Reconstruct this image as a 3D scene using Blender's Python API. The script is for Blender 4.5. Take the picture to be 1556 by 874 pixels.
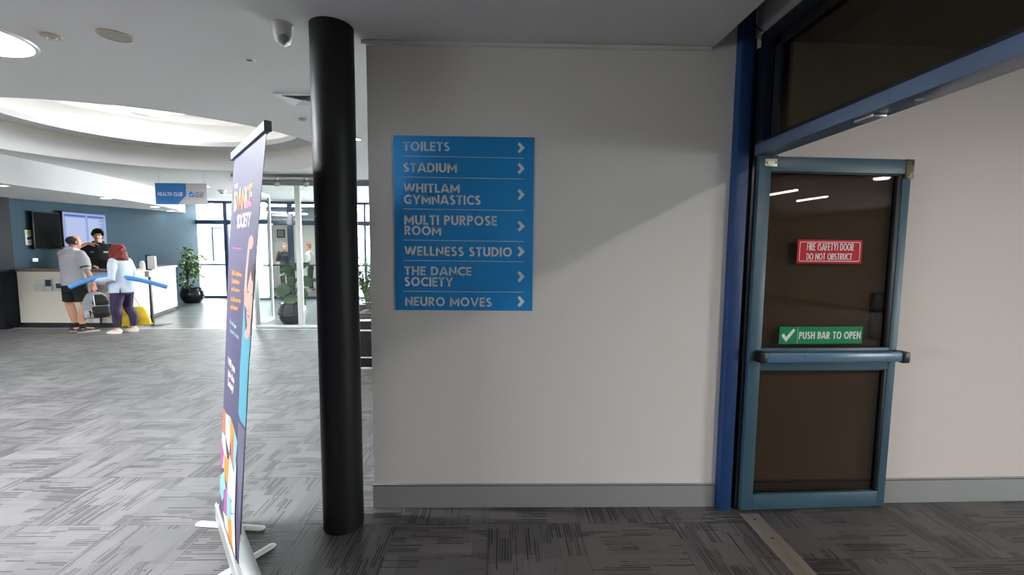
import bpy, bmesh, math, random
from mathutils import Vector, Matrix, Euler
random.seed(7)
for o in list(bpy.data.objects): bpy.data.objects.remove(o)
SC = bpy.context.scene
COL = SC.collection
V = Vector
# ------------------------------------------------------------------ camera
H = 1.5
F = 660.66; YAW, PIT, ROL = 0.020525, -0.083504, 0.0085666
_f = V((math.sin(YAW)*math.cos(PIT), math.cos(YAW)*math.cos(PIT), math.sin(PIT)))
_r = V((math.cos(YAW), -math.sin(YAW), 0)); _u = _r.cross(_f)
CR = math.cos(ROL)*_r + math.sin(ROL)*_u; CU = -math.sin(ROL)*_r + math.cos(ROL)*_u; CF = _f
EYE = V((0, 0, H))
cam = bpy.data.cameras.new('camera'); cam_o = bpy.data.objects.new('camera', cam); COL.objects.link(cam_o)
cam.sensor_width = 36; cam.lens = F/1556*36; cam.clip_start = .05; cam.clip_end = 200
cam_o.matrix_world = Matrix(((CR.x, CU.x, -CF.x, 0), (CR.y, CU.y, -CF.y, 0), (CR.z, CU.z, -CF.z, H), (0, 0, 0, 1)))
SC.camera = cam_o
# ------------------------------------------------------------------ light and exposure
SC.view_settings.view_transform = 'Standard'; SC.view_settings.look = 'None'
SC.view_settings.gamma = 1; SC.view_settings.use_curve_mapping = False
SC.view_settings.exposure = 2.4
SKY_STRENGTH = 7.0
COVE_E, SKYLIGHT_E, DISC_E, DOWN_E, TUBE_E, HALL_E, REAR_E = 0.30, 1.9, 54.0, 10.0, 10.0, 125.0, 0.5
SC.cycles.use_denoising = True
SC.cycles.max_bounces = 10; SC.cycles.diffuse_bounces = 5; SC.cycles.transparent_max_bounces = 16
SC.cycles.sample_clamp_indirect = 6.0
SC.cycles.caustics_reflective = False; SC.cycles.caustics_refractive = False
W = bpy.data.worlds.new('overcast_sky'); SC.world = W; W.use_nodes = True
bg = W.node_tree.nodes['Background']; bg.inputs[0].default_value = (.96, .98, 1.0, 1); bg.inputs[1].default_value = SKY_STRENGTH

def portal(name, loc, rot, sx, sy):
    l = bpy.data.lights.new(name, 'AREA'); l.shape = 'RECTANGLE'; l.size = sx; l.size_y = sy; l.cycles.is_portal = True
    o = bpy.data.objects.new(name, l); COL.objects.link(o); o.location = loc; o.rotation_euler = rot
portal('window_daylight', (-4.3, 13.6, 1.4), (math.radians(-90), 0, 0), 10.6, 3.0)
portal('entrance_daylight', (-11.15, -2.4, .87), (0, math.radians(-90), 0), 1.75, 2.8)
portal('added_hall_daylight', (10.95, -3.65, .95), (0, math.radians(90), 0), 1.9, 2.7)  # sampling portal for the unseen glazing added at the hall end

# ------------------------------------------------------------------ picture-to-place helpers (a ray of the survey camera met with a known plane)
def ray(px, py):
    return (CF + CR*((px-778)/F) - CU*((py-437)/F))
def P_pl(px, py, p, n):
    d = ray(px, py); p = V(p); n = V(n); return EYE + d*((p-EYE).dot(n)/d.dot(n))
def P_z(px, py, z=0.): return P_pl(px, py, (0, 0, z), (0, 0, 1))
def P_y(px, py, y): return P_pl(px, py, (0, y, 0), (0, 1, 0))
def P_x(px, py, x): return P_pl(px, py, (x, 0, 0), (1, 0, 0))
SL = .028; YW = 2.447
def CZ(y): return 2.615 + SL*(y-YW)
def P_c(px, py, off=0.): return P_pl(px, py, (0, YW, 2.615+off), (0, -SL, 1))

# ------------------------------------------------------------------ materials
def lin(c):
    return tuple(((x/255)/12.92 if x/255 <= .04045 else ((x/255+.055)/1.055)**2.4) for x in c)
MATS = {}
def mat(name, rgb, rough=.6, metal=0., var=.06, scale=30., spec=.5, bump=0., srgb=True, coat=0.):
    if name in MATS: return MATS[name]
    c = lin(rgb) if srgb else rgb
    m = bpy.data.materials.new(name); m.use_nodes = True; nt = m.node_tree; b = nt.nodes['Principled BSDF']
    tc = nt.nodes.new('ShaderNodeTexCoord'); nz = nt.nodes.new('ShaderNodeTexNoise'); nz.inputs['Scale'].default_value = scale
    nz.inputs['Detail'].default_value = 4
    mx = nt.nodes.new('ShaderNodeMix'); mx.data_type = 'RGBA'
    mx.inputs[6].default_value = tuple(x*(1-var) for x in c)+(1,); mx.inputs[7].default_value = tuple(min(1, x*(1+var)) for x in c)+(1,)
    nt.links.new(tc.outputs['Object'], nz.inputs['Vector']); nt.links.new(nz.outputs['Fac'], mx.inputs[0]); nt.links.new(mx.outputs[2], b.inputs['Base Color'])
    b.inputs['Roughness'].default_value = rough; b.inputs['Metallic'].default_value = metal; b.inputs['Specular IOR Level'].default_value = spec
    b.inputs['Coat Weight'].default_value = coat
    if bump:
        bp = nt.nodes.new('ShaderNodeBump'); bp.inputs['Strength'].default_value = bump; bp.inputs['Distance'].default_value = .002
        nt.links.new(nz.outputs['Fac'], bp.inputs['Height']); nt.links.new(bp.outputs[0], b.inputs['Normal'])
    MATS[name] = m; return m
def emit(name, rgb, s):
    m = bpy.data.materials.new(name); m.use_nodes = True; nt = m.node_tree; nt.nodes.clear()
    e = nt.nodes.new('ShaderNodeEmission'); e.inputs[0].default_value = (*rgb, 1); e.inputs[1].default_value = s
    o = nt.nodes.new('ShaderNodeOutputMaterial'); nt.links.new(e.outputs[0], o.inputs[0]); MATS[name] = m; return m
def glass(name, tint, refl=.5, ior=1.45):
    m = bpy.data.materials.new(name); m.use_nodes = True; nt = m.node_tree; nt.nodes.clear()
    t = nt.nodes.new('ShaderNodeBsdfTransparent'); t.inputs[0].default_value = (*tint, 1)
    g = nt.nodes.new('ShaderNodeBsdfGlossy'); g.inputs['Roughness'].default_value = .01
    lw = nt.nodes.new('ShaderNodeLayerWeight'); lw.inputs[0].default_value = .5; f0 = ((ior-1)/(ior+1))**2
    pw = nt.nodes.new('ShaderNodeMath'); pw.operation = 'POWER'; pw.inputs[1].default_value = 5.
    mu = nt.nodes.new('ShaderNodeMath'); mu.operation = 'MULTIPLY_ADD'; mu.inputs[1].default_value = (1-f0)*refl; mu.inputs[2].default_value = f0*refl; mu.use_clamp = True
    nt.links.new(lw.outputs['Facing'], pw.inputs[0]); nt.links.new(pw.outputs[0], mu.inputs[0])
    mx = nt.nodes.new('ShaderNodeMixShader'); o = nt.nodes.new('ShaderNodeOutputMaterial')
    nt.links.new(mu.outputs[0], mx.inputs[0]); nt.links.new(t.outputs[0], mx.inputs[1]); nt.links.new(g.outputs[0], mx.inputs[2]); nt.links.new(mx.outputs[0], o.inputs[0])
    MATS[name] = m; return m

def carpet_material(name, ox, oy, lo, hi):
    m = bpy.data.materials.new(name); m.use_nodes = True; nt = m.node_tree; N = nt.nodes; L = nt.links; b = N['Principled BSDF']
    def math_(op, a, bb=None, c=None):
        n = N.new('ShaderNodeMath'); n.operation = op
        for i, x in enumerate((a, bb, c)):
            if x is None: continue
            if isinstance(x, (int, float)): n.inputs[i].default_value = x
            else: L.new(x, n.inputs[i])
        return n.outputs[0]
    def vec(x, y, z=0.):
        n = N.new('ShaderNodeCombineXYZ')
        for i, q in enumerate((x, y, z)):
            if isinstance(q, (int, float)): n.inputs[i].default_value = q
            else: L.new(q, n.inputs[i])
        return n.outputs[0]
    def noise(v, scale, det=2., rough=.5):
        n = N.new('ShaderNodeTexNoise'); L.new(v, n.inputs['Vector']); n.inputs['Scale'].default_value = scale; n.inputs['Detail'].default_value = det; n.inputs['Roughness'].default_value = rough; return n.outputs['Fac']
    def white(v):
        n = N.new('ShaderNodeTexWhiteNoise'); n.noise_dimensions = '3D'; L.new(v, n.inputs['Vector']); return n.outputs['Value']
    tc = N.new('ShaderNodeTexCoord'); sp = N.new('ShaderNodeSeparateXYZ'); L.new(tc.outputs['Object'], sp.inputs[0])
    x = math_('MULTIPLY', math_('SUBTRACT', sp.outputs[0], ox), 2.0); y = math_('MULTIPLY', math_('SUBTRACT', sp.outputs[1], oy), 2.0)
    ix = math_('FLOOR', x); iy = math_('FLOOR', y); fx = math_('FRACT', x); fy = math_('FRACT', y)
    par = math_('MODULO', math_('ADD', math_('ADD', ix, iy), 200), 2.0)
    def lerp(a, c, t): return math_('ADD', a, math_('MULTIPLY', t, math_('SUBTRACT', c, a)))
    u = lerp(fx, fy, par); v = lerp(fy, fx, par)              # u runs along the streaks, v across them
    cell = white(vec(ix, iy, 3.3))
    off = math_('MULTIPLY', cell, 57.)
    # broken rectangular patches of denser and looser pile lines
    bu = math_('FLOOR', math_('MULTIPLY', math_('ADD', u, math_('MULTIPLY', white(vec(math_('FLOOR', math_('MULTIPLY', v, 9.)), off, 1.)), .7)), 3.0))
    bv = math_('FLOOR', math_('MULTIPLY', v, 9.))
    patch = white(vec(bu, bv, off))
    bu2 = math_('FLOOR', math_('MULTIPLY', math_('ADD', u, white(vec(math_('FLOOR', math_('MULTIPLY', v, 4.)), off, 2.))), 2.0))
    patch2 = white(vec(bu2, math_('FLOOR', math_('MULTIPLY', v, 4.)), math_('ADD', off, 9.)))
    def clamp01(x): n = N.new('ShaderNodeClamp'); L.new(x, n.inputs[0]); return n.outputs[0]
    v38 = math_('MULTIPLY', v, 36.); li = math_('FLOOR', v38)
    seg = math_('FLOOR', math_('ADD', math_('MULTIPLY', u, 3.0), math_('MULTIPLY', white(vec(li, off, 5.)), 6.)))
    r = white(vec(li, seg, off))
    pulse = math_('MULTIPLY', math_('ABSOLUTE', math_('SUBTRACT', math_('FRACT', v38), .5)), 2.)
    amt = clamp01(math_('MULTIPLY', math_('SUBTRACT', patch, .25), 2.4))
    dark = math_('MULTIPLY', clamp01(math_('MULTIPLY', math_('SUBTRACT', .66, pulse), 4.)), clamp01(math_('MULTIPLY', math_('SUBTRACT', r, .22), 1.8)))
    lite = math_('MULTIPLY', clamp01(math_('MULTIPLY', math_('SUBTRACT', pulse, .62), 3.)), clamp01(math_('MULTIPLY', math_('SUBTRACT', white(vec(seg, li, off)), .45), 1.6)))
    grain = math_('MULTIPLY', math_('SUBTRACT', noise(tc.outputs['Object'], 520., 2., .7), .5), 1.5)
    val = math_('ADD', math_('SUBTRACT', .50, math_('MULTIPLY', math_('MULTIPLY', dark, amt), .62)), math_('ADD', grain, math_('MULTIPLY', math_('MULTIPLY', lite, amt), .30)))
    val = math_('SUBTRACT', val, math_('MULTIPLY', amt, .04))
    val = math_('ADD', val, math_('MULTIPLY', math_('SUBTRACT', patch2, .5), .22))
    val = math_('ADD', val, math_('MULTIPLY', math_('SUBTRACT', cell, .5), .10))
    ed = math_('MINIMUM', math_('MINIMUM', fx, math_('SUBTRACT', 1., fx)), math_('MINIMUM', fy, math_('SUBTRACT', 1., fy)))
    seam = math_('LESS_THAN', ed, .006)
    val = math_('SUBTRACT', val, math_('MULTIPLY', seam, .18))
    mx = N.new('ShaderNodeMix'); mx.data_type = 'RGBA'; mx.clamp_factor = True
    mx.inputs[6].default_value = (*lo, 1); mx.inputs[7].default_value = (*hi, 1); L.new(val, mx.inputs[0]); L.new(mx.outputs[2], b.inputs['Base Color'])
    b.inputs['Roughness'].default_value = .5; b.inputs['Specular IOR Level'].default_value = .45; b.inputs['Sheen Weight'].default_value = .1; b.inputs['Sheen Roughness'].default_value = .35
    bp = N.new('ShaderNodeBump'); bp.inputs['Strength'].default_value = .35; bp.inputs['Distance'].default_value = .003; L.new(val, bp.inputs['Height']); L.new(bp.outputs[0], b.inputs['Normal'])
    return m

def plank_material(name):
    m = bpy.data.materials.new(name); m.use_nodes = True; nt = m.node_tree; N = nt.nodes; L = nt.links; b = N['Principled BSDF']
    tc = N.new('ShaderNodeTexCoord'); br = N.new('ShaderNodeTexBrick'); L.new(tc.outputs['Object'], br.inputs['Vector'])
    br.inputs['Scale'].default_value = 1.; br.inputs['Brick Width'].default_value = 1.2; br.inputs['Row Height'].default_value = .16; br.inputs['Mortar Size'].default_value = .003
    br.inputs['Color1'].default_value = (*lin((112, 116, 116)), 1); br.inputs['Color2'].default_value = (*lin((88, 94, 95)), 1); br.inputs['Mortar'].default_value = (*lin((60, 64, 64)), 1)
    mp = N.new('ShaderNodeMapping'); mp.inputs['Scale'].default_value = (1.2, 22, 1); L.new(tc.outputs['Object'], mp.inputs[0])
    nz = N.new('ShaderNodeTexNoise'); nz.inputs['Scale'].default_value = 2.; nz.inputs['Detail'].default_value = 5; L.new(mp.outputs[0], nz.inputs['Vector'])
    mx = N.new('ShaderNodeMix'); mx.data_type = 'RGBA'; mx.blend_type = 'OVERLAY'; mx.inputs[0].default_value = .6
    L.new(br.outputs['Color'], mx.inputs[6]); L.new(nz.outputs['Fac'], mx.inputs[7]); L.new(mx.outputs[2], b.inputs['Base Color'])
    b.inputs['Roughness'].default_value = .34; b.inputs['Specular IOR Level'].default_value = .35; return m

def worn_paint(name, rgb, chip=(18, 18, 18), amount=.70, rough=.42):
    m = bpy.data.materials.new(name); m.use_nodes = True; nt = m.node_tree; N = nt.nodes; L = nt.links; b = N['Principled BSDF']
    tc = N.new('ShaderNodeTexCoord'); n1 = N.new('ShaderNodeTexNoise'); n1.inputs['Scale'].default_value = 13; n1.inputs['Detail'].default_value = 8; n1.inputs['Roughness'].default_value = .75
    L.new(tc.outputs['Object'], n1.inputs['Vector'])
    cr = N.new('ShaderNodeMapRange'); cr.inputs[1].default_value = amount; cr.inputs[2].default_value = amount+.02; L.new(n1.outputs['Fac'], cr.inputs[0])
    n2 = N.new('ShaderNodeTexNoise'); n2.inputs['Scale'].default_value = 3.5; n2.inputs['Detail'].default_value = 5; L.new(tc.outputs['Object'], n2.inputs['Vector'])
    c = lin(rgb); a = N.new('ShaderNodeMix'); a.data_type = 'RGBA'; a.inputs[6].default_value = (*[x*.82 for x in c], 1); a.inputs[7].default_value = (*[x*1.2 for x in c], 1); L.new(n2.outputs['Fac'], a.inputs[0])
    k = N.new('ShaderNodeMix'); k.data_type = 'RGBA'; k.inputs[7].default_value = (*lin(chip), 1); L.new(cr.outputs[0], k.inputs[0]); L.new(a.outputs[2], k.inputs[6]); L.new(k.outputs[2], b.inputs['Base Color'])
    b.inputs['Roughness'].default_value = rough
    MATS[name] = m; return m

# ------------------------------------------------------------------ mesh helpers
def smooth(me, ang=35):
    for p in me.polygons: p.use_smooth = True
    me.set_sharp_from_angle(angle=math.radians(ang))
def obj(name, bm, m, parent=None, ang=35, loc=None):
    bmesh.ops.recalc_face_normals(bm, faces=bm.faces)
    me = bpy.data.meshes.new(name); bm.to_mesh(me); bm.free(); smooth(me, ang)
    if m: me.materials.append(m)
    o = bpy.data.objects.new(name, me); COL.objects.link(o)
    if parent: o.parent = parent
    if loc is not None: o.location = loc
    return o
def tag(o, label=None, cat=None, group=None, kind=None):
    if label: o['label'] = label
    if cat: o['category'] = cat
    if group: o['group'] = group
    if kind: o['kind'] = kind
    return o
def thing(name, label, cat, loc=(0, 0, 0), rz=0., group=None):
    o = bpy.data.objects.new(name, None); COL.objects.link(o); o.empty_display_size = .1; o.location = loc; o.rotation_euler = (0, 0, rz); return tag(o, label, cat, group)
def struct(o, label=None):
    o['kind'] = 'structure'
    if label: o['label'] = label
    return o
def dup(root, loc, rz=None, label=None):
    r = root.copy(); COL.objects.link(r); r.location = loc
    if rz is not None: r.rotation_euler = (0, 0, rz)
    if label: r['label'] = label
    for ch in list(root.children):
        c = ch.copy(); COL.objects.link(c); c.parent = r
        for g in list(ch.children):
            d = g.copy(); COL.objects.link(d); d.parent = c
    return r
def B(): return bmesh.new()
def hexa(bm, p):                       # eight corners: bottom four, then top four, same turn
    v = [bm.verts.new(q) for q in p]
    for f in ((0, 3, 2, 1), (4, 5, 6, 7), (0, 1, 5, 4), (1, 2, 6, 5), (2, 3, 7, 6), (3, 0, 4, 7)): bm.faces.new([v[i] for i in f])
    return bm
def box(bm, x0, x1, y0, y1, z0, z1, bev=0.):
    if bev:
        t = bmesh.new(); box(t, x0, x1, y0, y1, z0, z1); bmesh.ops.bevel(t, geom=list(t.edges), offset=bev, segments=2, affect='EDGES', profile=.5)
        me = bpy.data.meshes.new('t'); t.to_mesh(me); t.free(); bm.from_mesh(me); bpy.data.meshes.remove(me); return bm
    return hexa(bm, [(x0, y0, z0), (x1, y0, z0), (x1, y1, z0), (x0, y1, z0), (x0, y0, z1), (x1, y0, z1), (x1, y1, z1), (x0, y1, z1)])
def wallseg(bm, a, b, t, z0, z1):      # upright slab from a to b (xy), thickness t to the left of a->b
    a = V((a[0], a[1], 0)); b = V((b[0], b[1], 0)); d = (b-a).normalized(); n = V((-d.y, d.x, 0))*t
    z = V((0, 0, 1))
    z0a, z0b = (z0 if isinstance(z0, tuple) else (z0, z0)); z1a, z1b = (z1 if isinstance(z1, tuple) else (z1, z1))
    return hexa(bm, [a+z*z0a, b+z*z0b, b+n+z*z0b, a+n+z*z0a, a+z*z1a, b+z*z1b, b+n+z*z1b, a+n+z*z1a])
def poly(bm, pts):
    return bm.faces.new([bm.verts.new(p) for p in pts])
def prism(bm, pts, ext):
    ext = V(ext); a = [bm.verts.new(p) for p in pts]; b = [bm.verts.new(V(p)+ext) for p in pts]; n = len(pts)
    bm.faces.new(a); bm.faces.new(b[::-1])
    for i in range(n): bm.faces.new([a[i], b[i], b[(i+1) % n], a[(i+1) % n]])
    return bm
def frames(pts):
    pts = [V(p) for p in pts]; T = []
    for i in range(len(pts)):
        d = pts[min(i+1, len(pts)-1)]-pts[max(i-1, 0)]; T.append(d.normalized())
    r = V((0, 0, 1)) if abs(T[0].z) < .9 else V((1, 0, 0)); r = (r-T[0]*r.dot(T[0])).normalized(); out = []
    for t in T:
        r = (r-t*r.dot(t)).normalized(); out.append((t, r, t.cross(r)))
    return pts, out
def tube(bm, pts, rad, seg=10, caps=True, round_=False, flat=1., up=None):
    pts, fr = frames(pts); n = len(pts)
    if up is not None:
        up = V(up); fr = [(t, (up-t*up.dot(t)).normalized(), t.cross((up-t*up.dot(t)).normalized())) for t, _, _ in fr]
    rad = [rad]*n if isinstance(rad, (int, float)) else list(rad)
    rings = []
    sec = []
    if round_:
        for k in (.95, .75, .4): sec.append((pts[0]-fr[0][0]*rad[0]*k, rad[0]*math.sqrt(1-k*k), fr[0]))
    for i in range(n): sec.append((pts[i], rad[i], fr[i]))
    if round_:
        for k in (.4, .75, .95): sec.append((pts[-1]+fr[-1][0]*rad[-1]*k, rad[-1]*math.sqrt(1-k*k), fr[-1]))
    for p, r, (t, a, b) in sec:
        rings.append([bm.verts.new(p+(a*math.cos(q)*flat+b*math.sin(q))*r) for q in [2*math.pi*j/seg for j in range(seg)]])
    for i in range(len(rings)-1):
        for j in range(seg): bm.faces.new([rings[i][j], rings[i][(j+1) % seg], rings[i+1][(j+1) % seg], rings[i+1][j]])
    if caps: bm.faces.new(rings[0][::-1]); bm.faces.new(rings[-1])
    return bm
def lathe(bm, prof, seg=32, c=(0, 0, 0)):
    rings = []
    for r, z in prof:
        if r < 1e-5: rings.append([bm.verts.new((c[0], c[1], c[2]+z))])
        else: rings.append([bm.verts.new((c[0]+r*math.cos(2*math.pi*j/seg), c[1]+r*math.sin(2*math.pi*j/seg), c[2]+z)) for j in range(seg)])
    for a, b in zip(rings, rings[1:]):
        for j in range(seg):
            k = (j+1) % seg
            if len(a) == 1 and len(b) == 1: continue
            if len(a) == 1: bm.faces.new([a[0], b[k], b[j]])
            elif len(b) == 1: bm.faces.new([a[j], a[k], b[0]])
            else: bm.faces.new([a[j], a[k], b[k], b[j]])
    return bm
def loft_z(bm, secs, seg=20, power=2.3):    # (z, cx, cy, rx, ry) stacked ellipses, closed
    rings = []
    for z, cx, cy, rx, ry in secs:
        ring = []
        for j in range(seg):
            q = 2*math.pi*j/seg; c, s = math.cos(q), math.sin(q)
            ring.append(bm.verts.new((cx+rx*math.copysign(abs(c)**(2/power), c), cy+ry*math.copysign(abs(s)**(2/power), s), z)))
        rings.append(ring)
    for a, b in zip(rings, rings[1:]):
        for j in range(seg): bm.faces.new([a[j], a[(j+1) % seg], b[(j+1) % seg], b[j]])
    bm.faces.new(rings[0][::-1]); bm.faces.new(rings[-1]); return bm
def ball(bm, c, r, rot=None, seg=16):
    M = Matrix.Translation(V(c)) @ (rot.to_matrix().to_4x4() if rot else Matrix()) @ Matrix.Diagonal((*r, 1)) if not isinstance(r, (int, float)) else Matrix.Translation(V(c)) @ Matrix.Scale(r, 4)
    bmesh.ops.create_uvsphere(bm, u_segments=seg, v_segments=max(8, seg*2//3), radius=1, matrix=M); return bm
def baked(name, bm, m, parent, voxel, it=4, fac=.5, disp=None, adapt=0.):   # shells melted into one continuous skin
    bmesh.ops.recalc_face_normals(bm, faces=bm.faces)
    me = bpy.data.meshes.new(name); bm.to_mesh(me); bm.free()
    o = bpy.data.objects.new(name, me); COL.objects.link(o)
    r = o.modifiers.new('r', 'REMESH'); r.mode = 'VOXEL'; r.voxel_size = voxel; r.adaptivity = adapt
    s = o.modifiers.new('s', 'SMOOTH'); s.iterations = it; s.factor = fac
    dg = bpy.context.evaluated_depsgraph_get(); me2 = bpy.data.meshes.new_from_object(o.evaluated_get(dg))
    bpy.data.objects.remove(o); bpy.data.meshes.remove(me); me2.name = name
    if disp:
        from mathutils import noise as mn
        for v in me2.vertices: v.co += v.normal*disp[0]*mn.noise(v.co*disp[1])
    for p in me2.polygons: p.use_smooth = True
    me2.materials.clear(); me2.materials.append(m)
    o = bpy.data.objects.new(name, me2); COL.objects.link(o); o.parent = parent; return o
def text_pts(s, bold=.0):
    cu = bpy.data.curves.new('t', 'FONT'); cu.body = s; cu.size = 1; cu.offset = bold; cu.resolution_u = 4
    o = bpy.data.objects.new('t', cu); COL.objects.link(o); dg = bpy.context.evaluated_depsgraph_get()
    me = bpy.data.meshes.new_from_object(o.evaluated_get(dg)); bpy.data.objects.remove(o); bpy.data.curves.remove(cu)
    xs = [v.co.x for v in me.vertices]; ys = [v.co.y for v in me.vertices]
    x0, x1, y0, y1 = min(xs), max(xs), min(ys), max(ys)
    pts = [((v.co.x-x0)/(x1-x0), (v.co.y-y0)/(y1-y0)) for v in me.vertices]; fs = [list(p.vertices) for p in me.polygons]; bpy.data.meshes.remove(me); return pts, fs
def text_quad(bm, s, bl, br, tr, tl, off=V((0, 0, 0)), bold=0.):
    pts, fs = text_pts(s, bold); bl, br, tr, tl = V(bl), V(br), V(tr), V(tl)
    vs = [bm.verts.new(bl*(1-x)*(1-y)+br*x*(1-y)+tr*x*y+tl*(1-x)*y+off) for x, y in pts]
    for f in fs:
        try: bm.faces.new([vs[i] for i in f])
        except ValueError: pass
    return bm
# drawn capitals: stroke centre lines in a cap height of 1
def _arc(cx, cy, rx, ry, a0, a1, n=10): return [(cx+rx*math.cos(math.radians(a0+(a1-a0)*i/n)), cy+ry*math.sin(math.radians(a0+(a1-a0)*i/n))) for i in range(n+1)]
def glyph(c, t):
    h = t/2; e = .06
    S = {'A': (.80, [[(.40-.33*1.06, -e), (.40+.0-.02, 1+e)], [(.40+.33*1.06, -e), (.42, 1+e)], [(.2, .27), (.6, .27)]]),
     'B': (.60, [[(h, 0), (h, 1)], [(h, 1-h)]+_arc(.29, .745, .22, .255-h, 90, -90)+[(h, .49+h)], [(h, .49+h)]+_arc(.31, (.49+h*3)/2, .60-.31-h, (.49-h)/2+h*.5-h*.5, 90, -90)+[(h, h)]]),
     'C': (.72, [_arc(.48, .5, .48-h, .5-h, 48, 312, 16)]), 'D': (.72, [[(h, 0), (h, 1)], [(h, 1-h), (.26, 1-h)]+_arc(.26, .5, .46-h, .5-h, 90, -90, 14)+[(h, h)]]),
     'E': (.52, [[(h, 0), (h, 1)], [(h, 1-h), (.52, 1-h)], [(h, .5), (.48, .5)], [(h, h), (.52, h)]]), 'F': (.50, [[(h, 0), (h, 1)], [(h, 1-h), (.5, 1-h)], [(h, .5), (.46, .5)]]),
     'G': (.78, [_arc(.48, .5, .48-h, .5-h, 48, 300, 16)+[(.78-h, .16)], [(.78-h, .12), (.78-h, .54)], [(.48, .46), (.78, .46)]]),
     'H': (.70, [[(h, 0), (h, 1)], [(.7-h, 0), (.7-h, 1)], [(h, .5), (.7-h, .5)]]), 'I': (t, [[(h, 0), (h, 1)]]), 'L': (.48, [[(h, 0), (h, 1)], [(h, h), (.48, h)]]),
     'M': (.92, [[(h, 0), (h, 1)], [(.92-h, 0), (.92-h, 1)], [(h*.9, 1+e), (.46, .22)], [(.92-h*.9, 1+e), (.46, .22)]]), 'N': (.74, [[(h, 0), (h, 1)], [(.74-h, 0), (.74-h, 1)], [(h*.7, 1+e), (.74-h*.7, -e)]]),
     'O': (.88, [_arc(.44, .5, .44-h, .5-h, 0, 360, 28)]), 'P': (.58, [[(h, 0), (h, 1)], [(h, 1-h), (.28, 1-h)]+_arc(.28, .70, .30-h, .30-h, 90, -90)+[(h, .40+h)]]),
     'R': (.62, [[(h, 0), (h, 1)], [(h, 1-h), (.28, 1-h)]+_arc(.28, .71, .30-h, .29-h, 90, -90)+[(h, .42+h)], [(.24, .5), (.54, -e)]]),
     'S': (.56, [_arc(.29, .73, .27-h, .27-h, 38, 262, 10)+_arc(.27, .275, .29-h, .275-h, 82, -146, 10)]), 'T': (.60, [[(.3, 0), (.3, 1)], [(0, 1-h), (.6, 1-h)]]),
     'U': (.68, [[(h, 1), (h, .34)]+_arc(.34, .34, .34-h, .34-h, 180, 360, 12)+[(.68-h, 1)]]), 'V': (.78, [[(.07, 1+e), (.39, -e)], [(.71, 1+e), (.39, -e)]]),
     'W': (1.12, [[(.07, 1+e), (.31, -e)], [(.31, -e), (.56, 1+e)], [(.56, 1+e), (.81, -e)], [(.81, -e), (1.05, 1+e)]]), 'Y': (.74, [[(.06, 1+e), (.37, .42)], [(.68, 1+e), (.37, .42)], [(.37, .5), (.37, 0)]]),
     '(': (.26, [_arc(.50, .5, .42, .62, 128, 232, 8)]), ')': (.26, [_arc(-.24, .5, .42, .62, 52, -52, 8)]), ' ': (.28, []), '.': (t, [[(h, 0), (h, t)]])}
    return S[c]
def caps_quad(bm, s, bl, br, tr, tl, t=.19, gap=.11, cond=1.):
    bl, br, tr, tl = V(bl), V(br), V(tr), V(tl); x = 0.; quads = []
    for c in s:
        w, strokes = glyph(c, t/cond if cond < 1 and False else t)
        for st in strokes:
            p = [V(((x+a)*cond, b)) for a, b in st]; closed = len(p) > 3 and (p[0]-p[-1]).length < 1e-4
            L_ = []
            for i in range(len(p)):
                if closed: d0 = (p[i]-p[i-1 if i else -2]).normalized(); d1 = (p[(i+1) if i < len(p)-1 else 1]-p[i]).normalized()
                else: d0 = (p[i]-p[i-1]).normalized() if i else None; d1 = (p[i+1]-p[i]).normalized() if i < len(p)-1 else None
                d0 = d0 or d1; d1 = d1 or d0; m = (d0+d1); m = m.normalized() if m.length > .2 else d1
                n = V((-m.y, m.x)); k = min(1.8, 1/max(.4, n.dot(V((-d0.y, d0.x))))); L_.append((p[i]+n*t/2*k, p[i]-n*t/2*k))
            quads += [(a0, a1, b1, b0) for (a0, a1), (b0, b1) in zip(L_, L_[1:])]
        x += w+gap
    tot = (x-gap)*cond
    for q in quads:
        vs = []
        for v in q:
            u, w = max(0, min(1, v.x/tot)), max(-.12 if '(' in s else 0, min(1.12 if '(' in s else 1, v.y))
            vs.append(bm.verts.new(bl*(1-u)*(1-w)+br*u*(1-w)+tr*u*w+tl*(1-u)*w))
        try: bm.faces.new(vs)
        except ValueError: pass
    bmesh.ops.remove_doubles(bm, verts=bm.verts, dist=1e-6); return bm
def flat(name, bm, m, parent):
    me = bpy.data.meshes.new(name); bm.to_mesh(me); bm.free(); me.materials.append(m)
    o = bpy.data.objects.new(name, me); COL.objects.link(o); o.parent = parent; return o

# ------------------------------------------------------------------ shared materials
WALLP = mat('wall_paint', (222, 219, 216), .75, var=.012, scale=60, bump=.05)
WALLH = mat('hall_wall_paint', (222, 214, 210), .75, var=.012, scale=60, bump=.05)
CEILP = mat('ceiling_paint', (222, 220, 220), .85, var=.01, scale=40)
WHITEP = mat('white_paint', (236, 236, 234), .6, var=.01)
BEIGE = mat('bulkhead_paint', (226, 220, 208), .7, var=.01)
SKIRT = mat('skirting_aluminium', (160, 162, 162), .5, metal=.25, var=.03, scale=12)
ALU = mat('aluminium', (205, 207, 208), .35, metal=.8, var=.03)
WHITEPC = mat('white_powder_coat', (232, 234, 234), .35, var=.01)
BLACKPC = mat('black_powder_coat', (24, 25, 27), .38, var=.05)
BLACKPL = mat('black_plastic', (20, 20, 22), .4, var=.05)
BLUEWALL = mat('blue_wall_paint', (40, 68, 84), .6, var=.03, spec=.2, scale=4)
DARKBLUE = mat('dark_blue_frame_paint', (58, 78, 108), .4, var=.05)
DOORP = worn_paint('worn_blue_door_paint', (61, 92, 109), amount=.685)
POSTP = worn_paint('worn_royal_blue_paint', (22, 60, 112), chip=(20, 25, 60), amount=.66, rough=.5)
JAMBP = worn_paint('dark_navy_frame_paint', (20, 26, 38), amount=.72, rough=.35)
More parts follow.
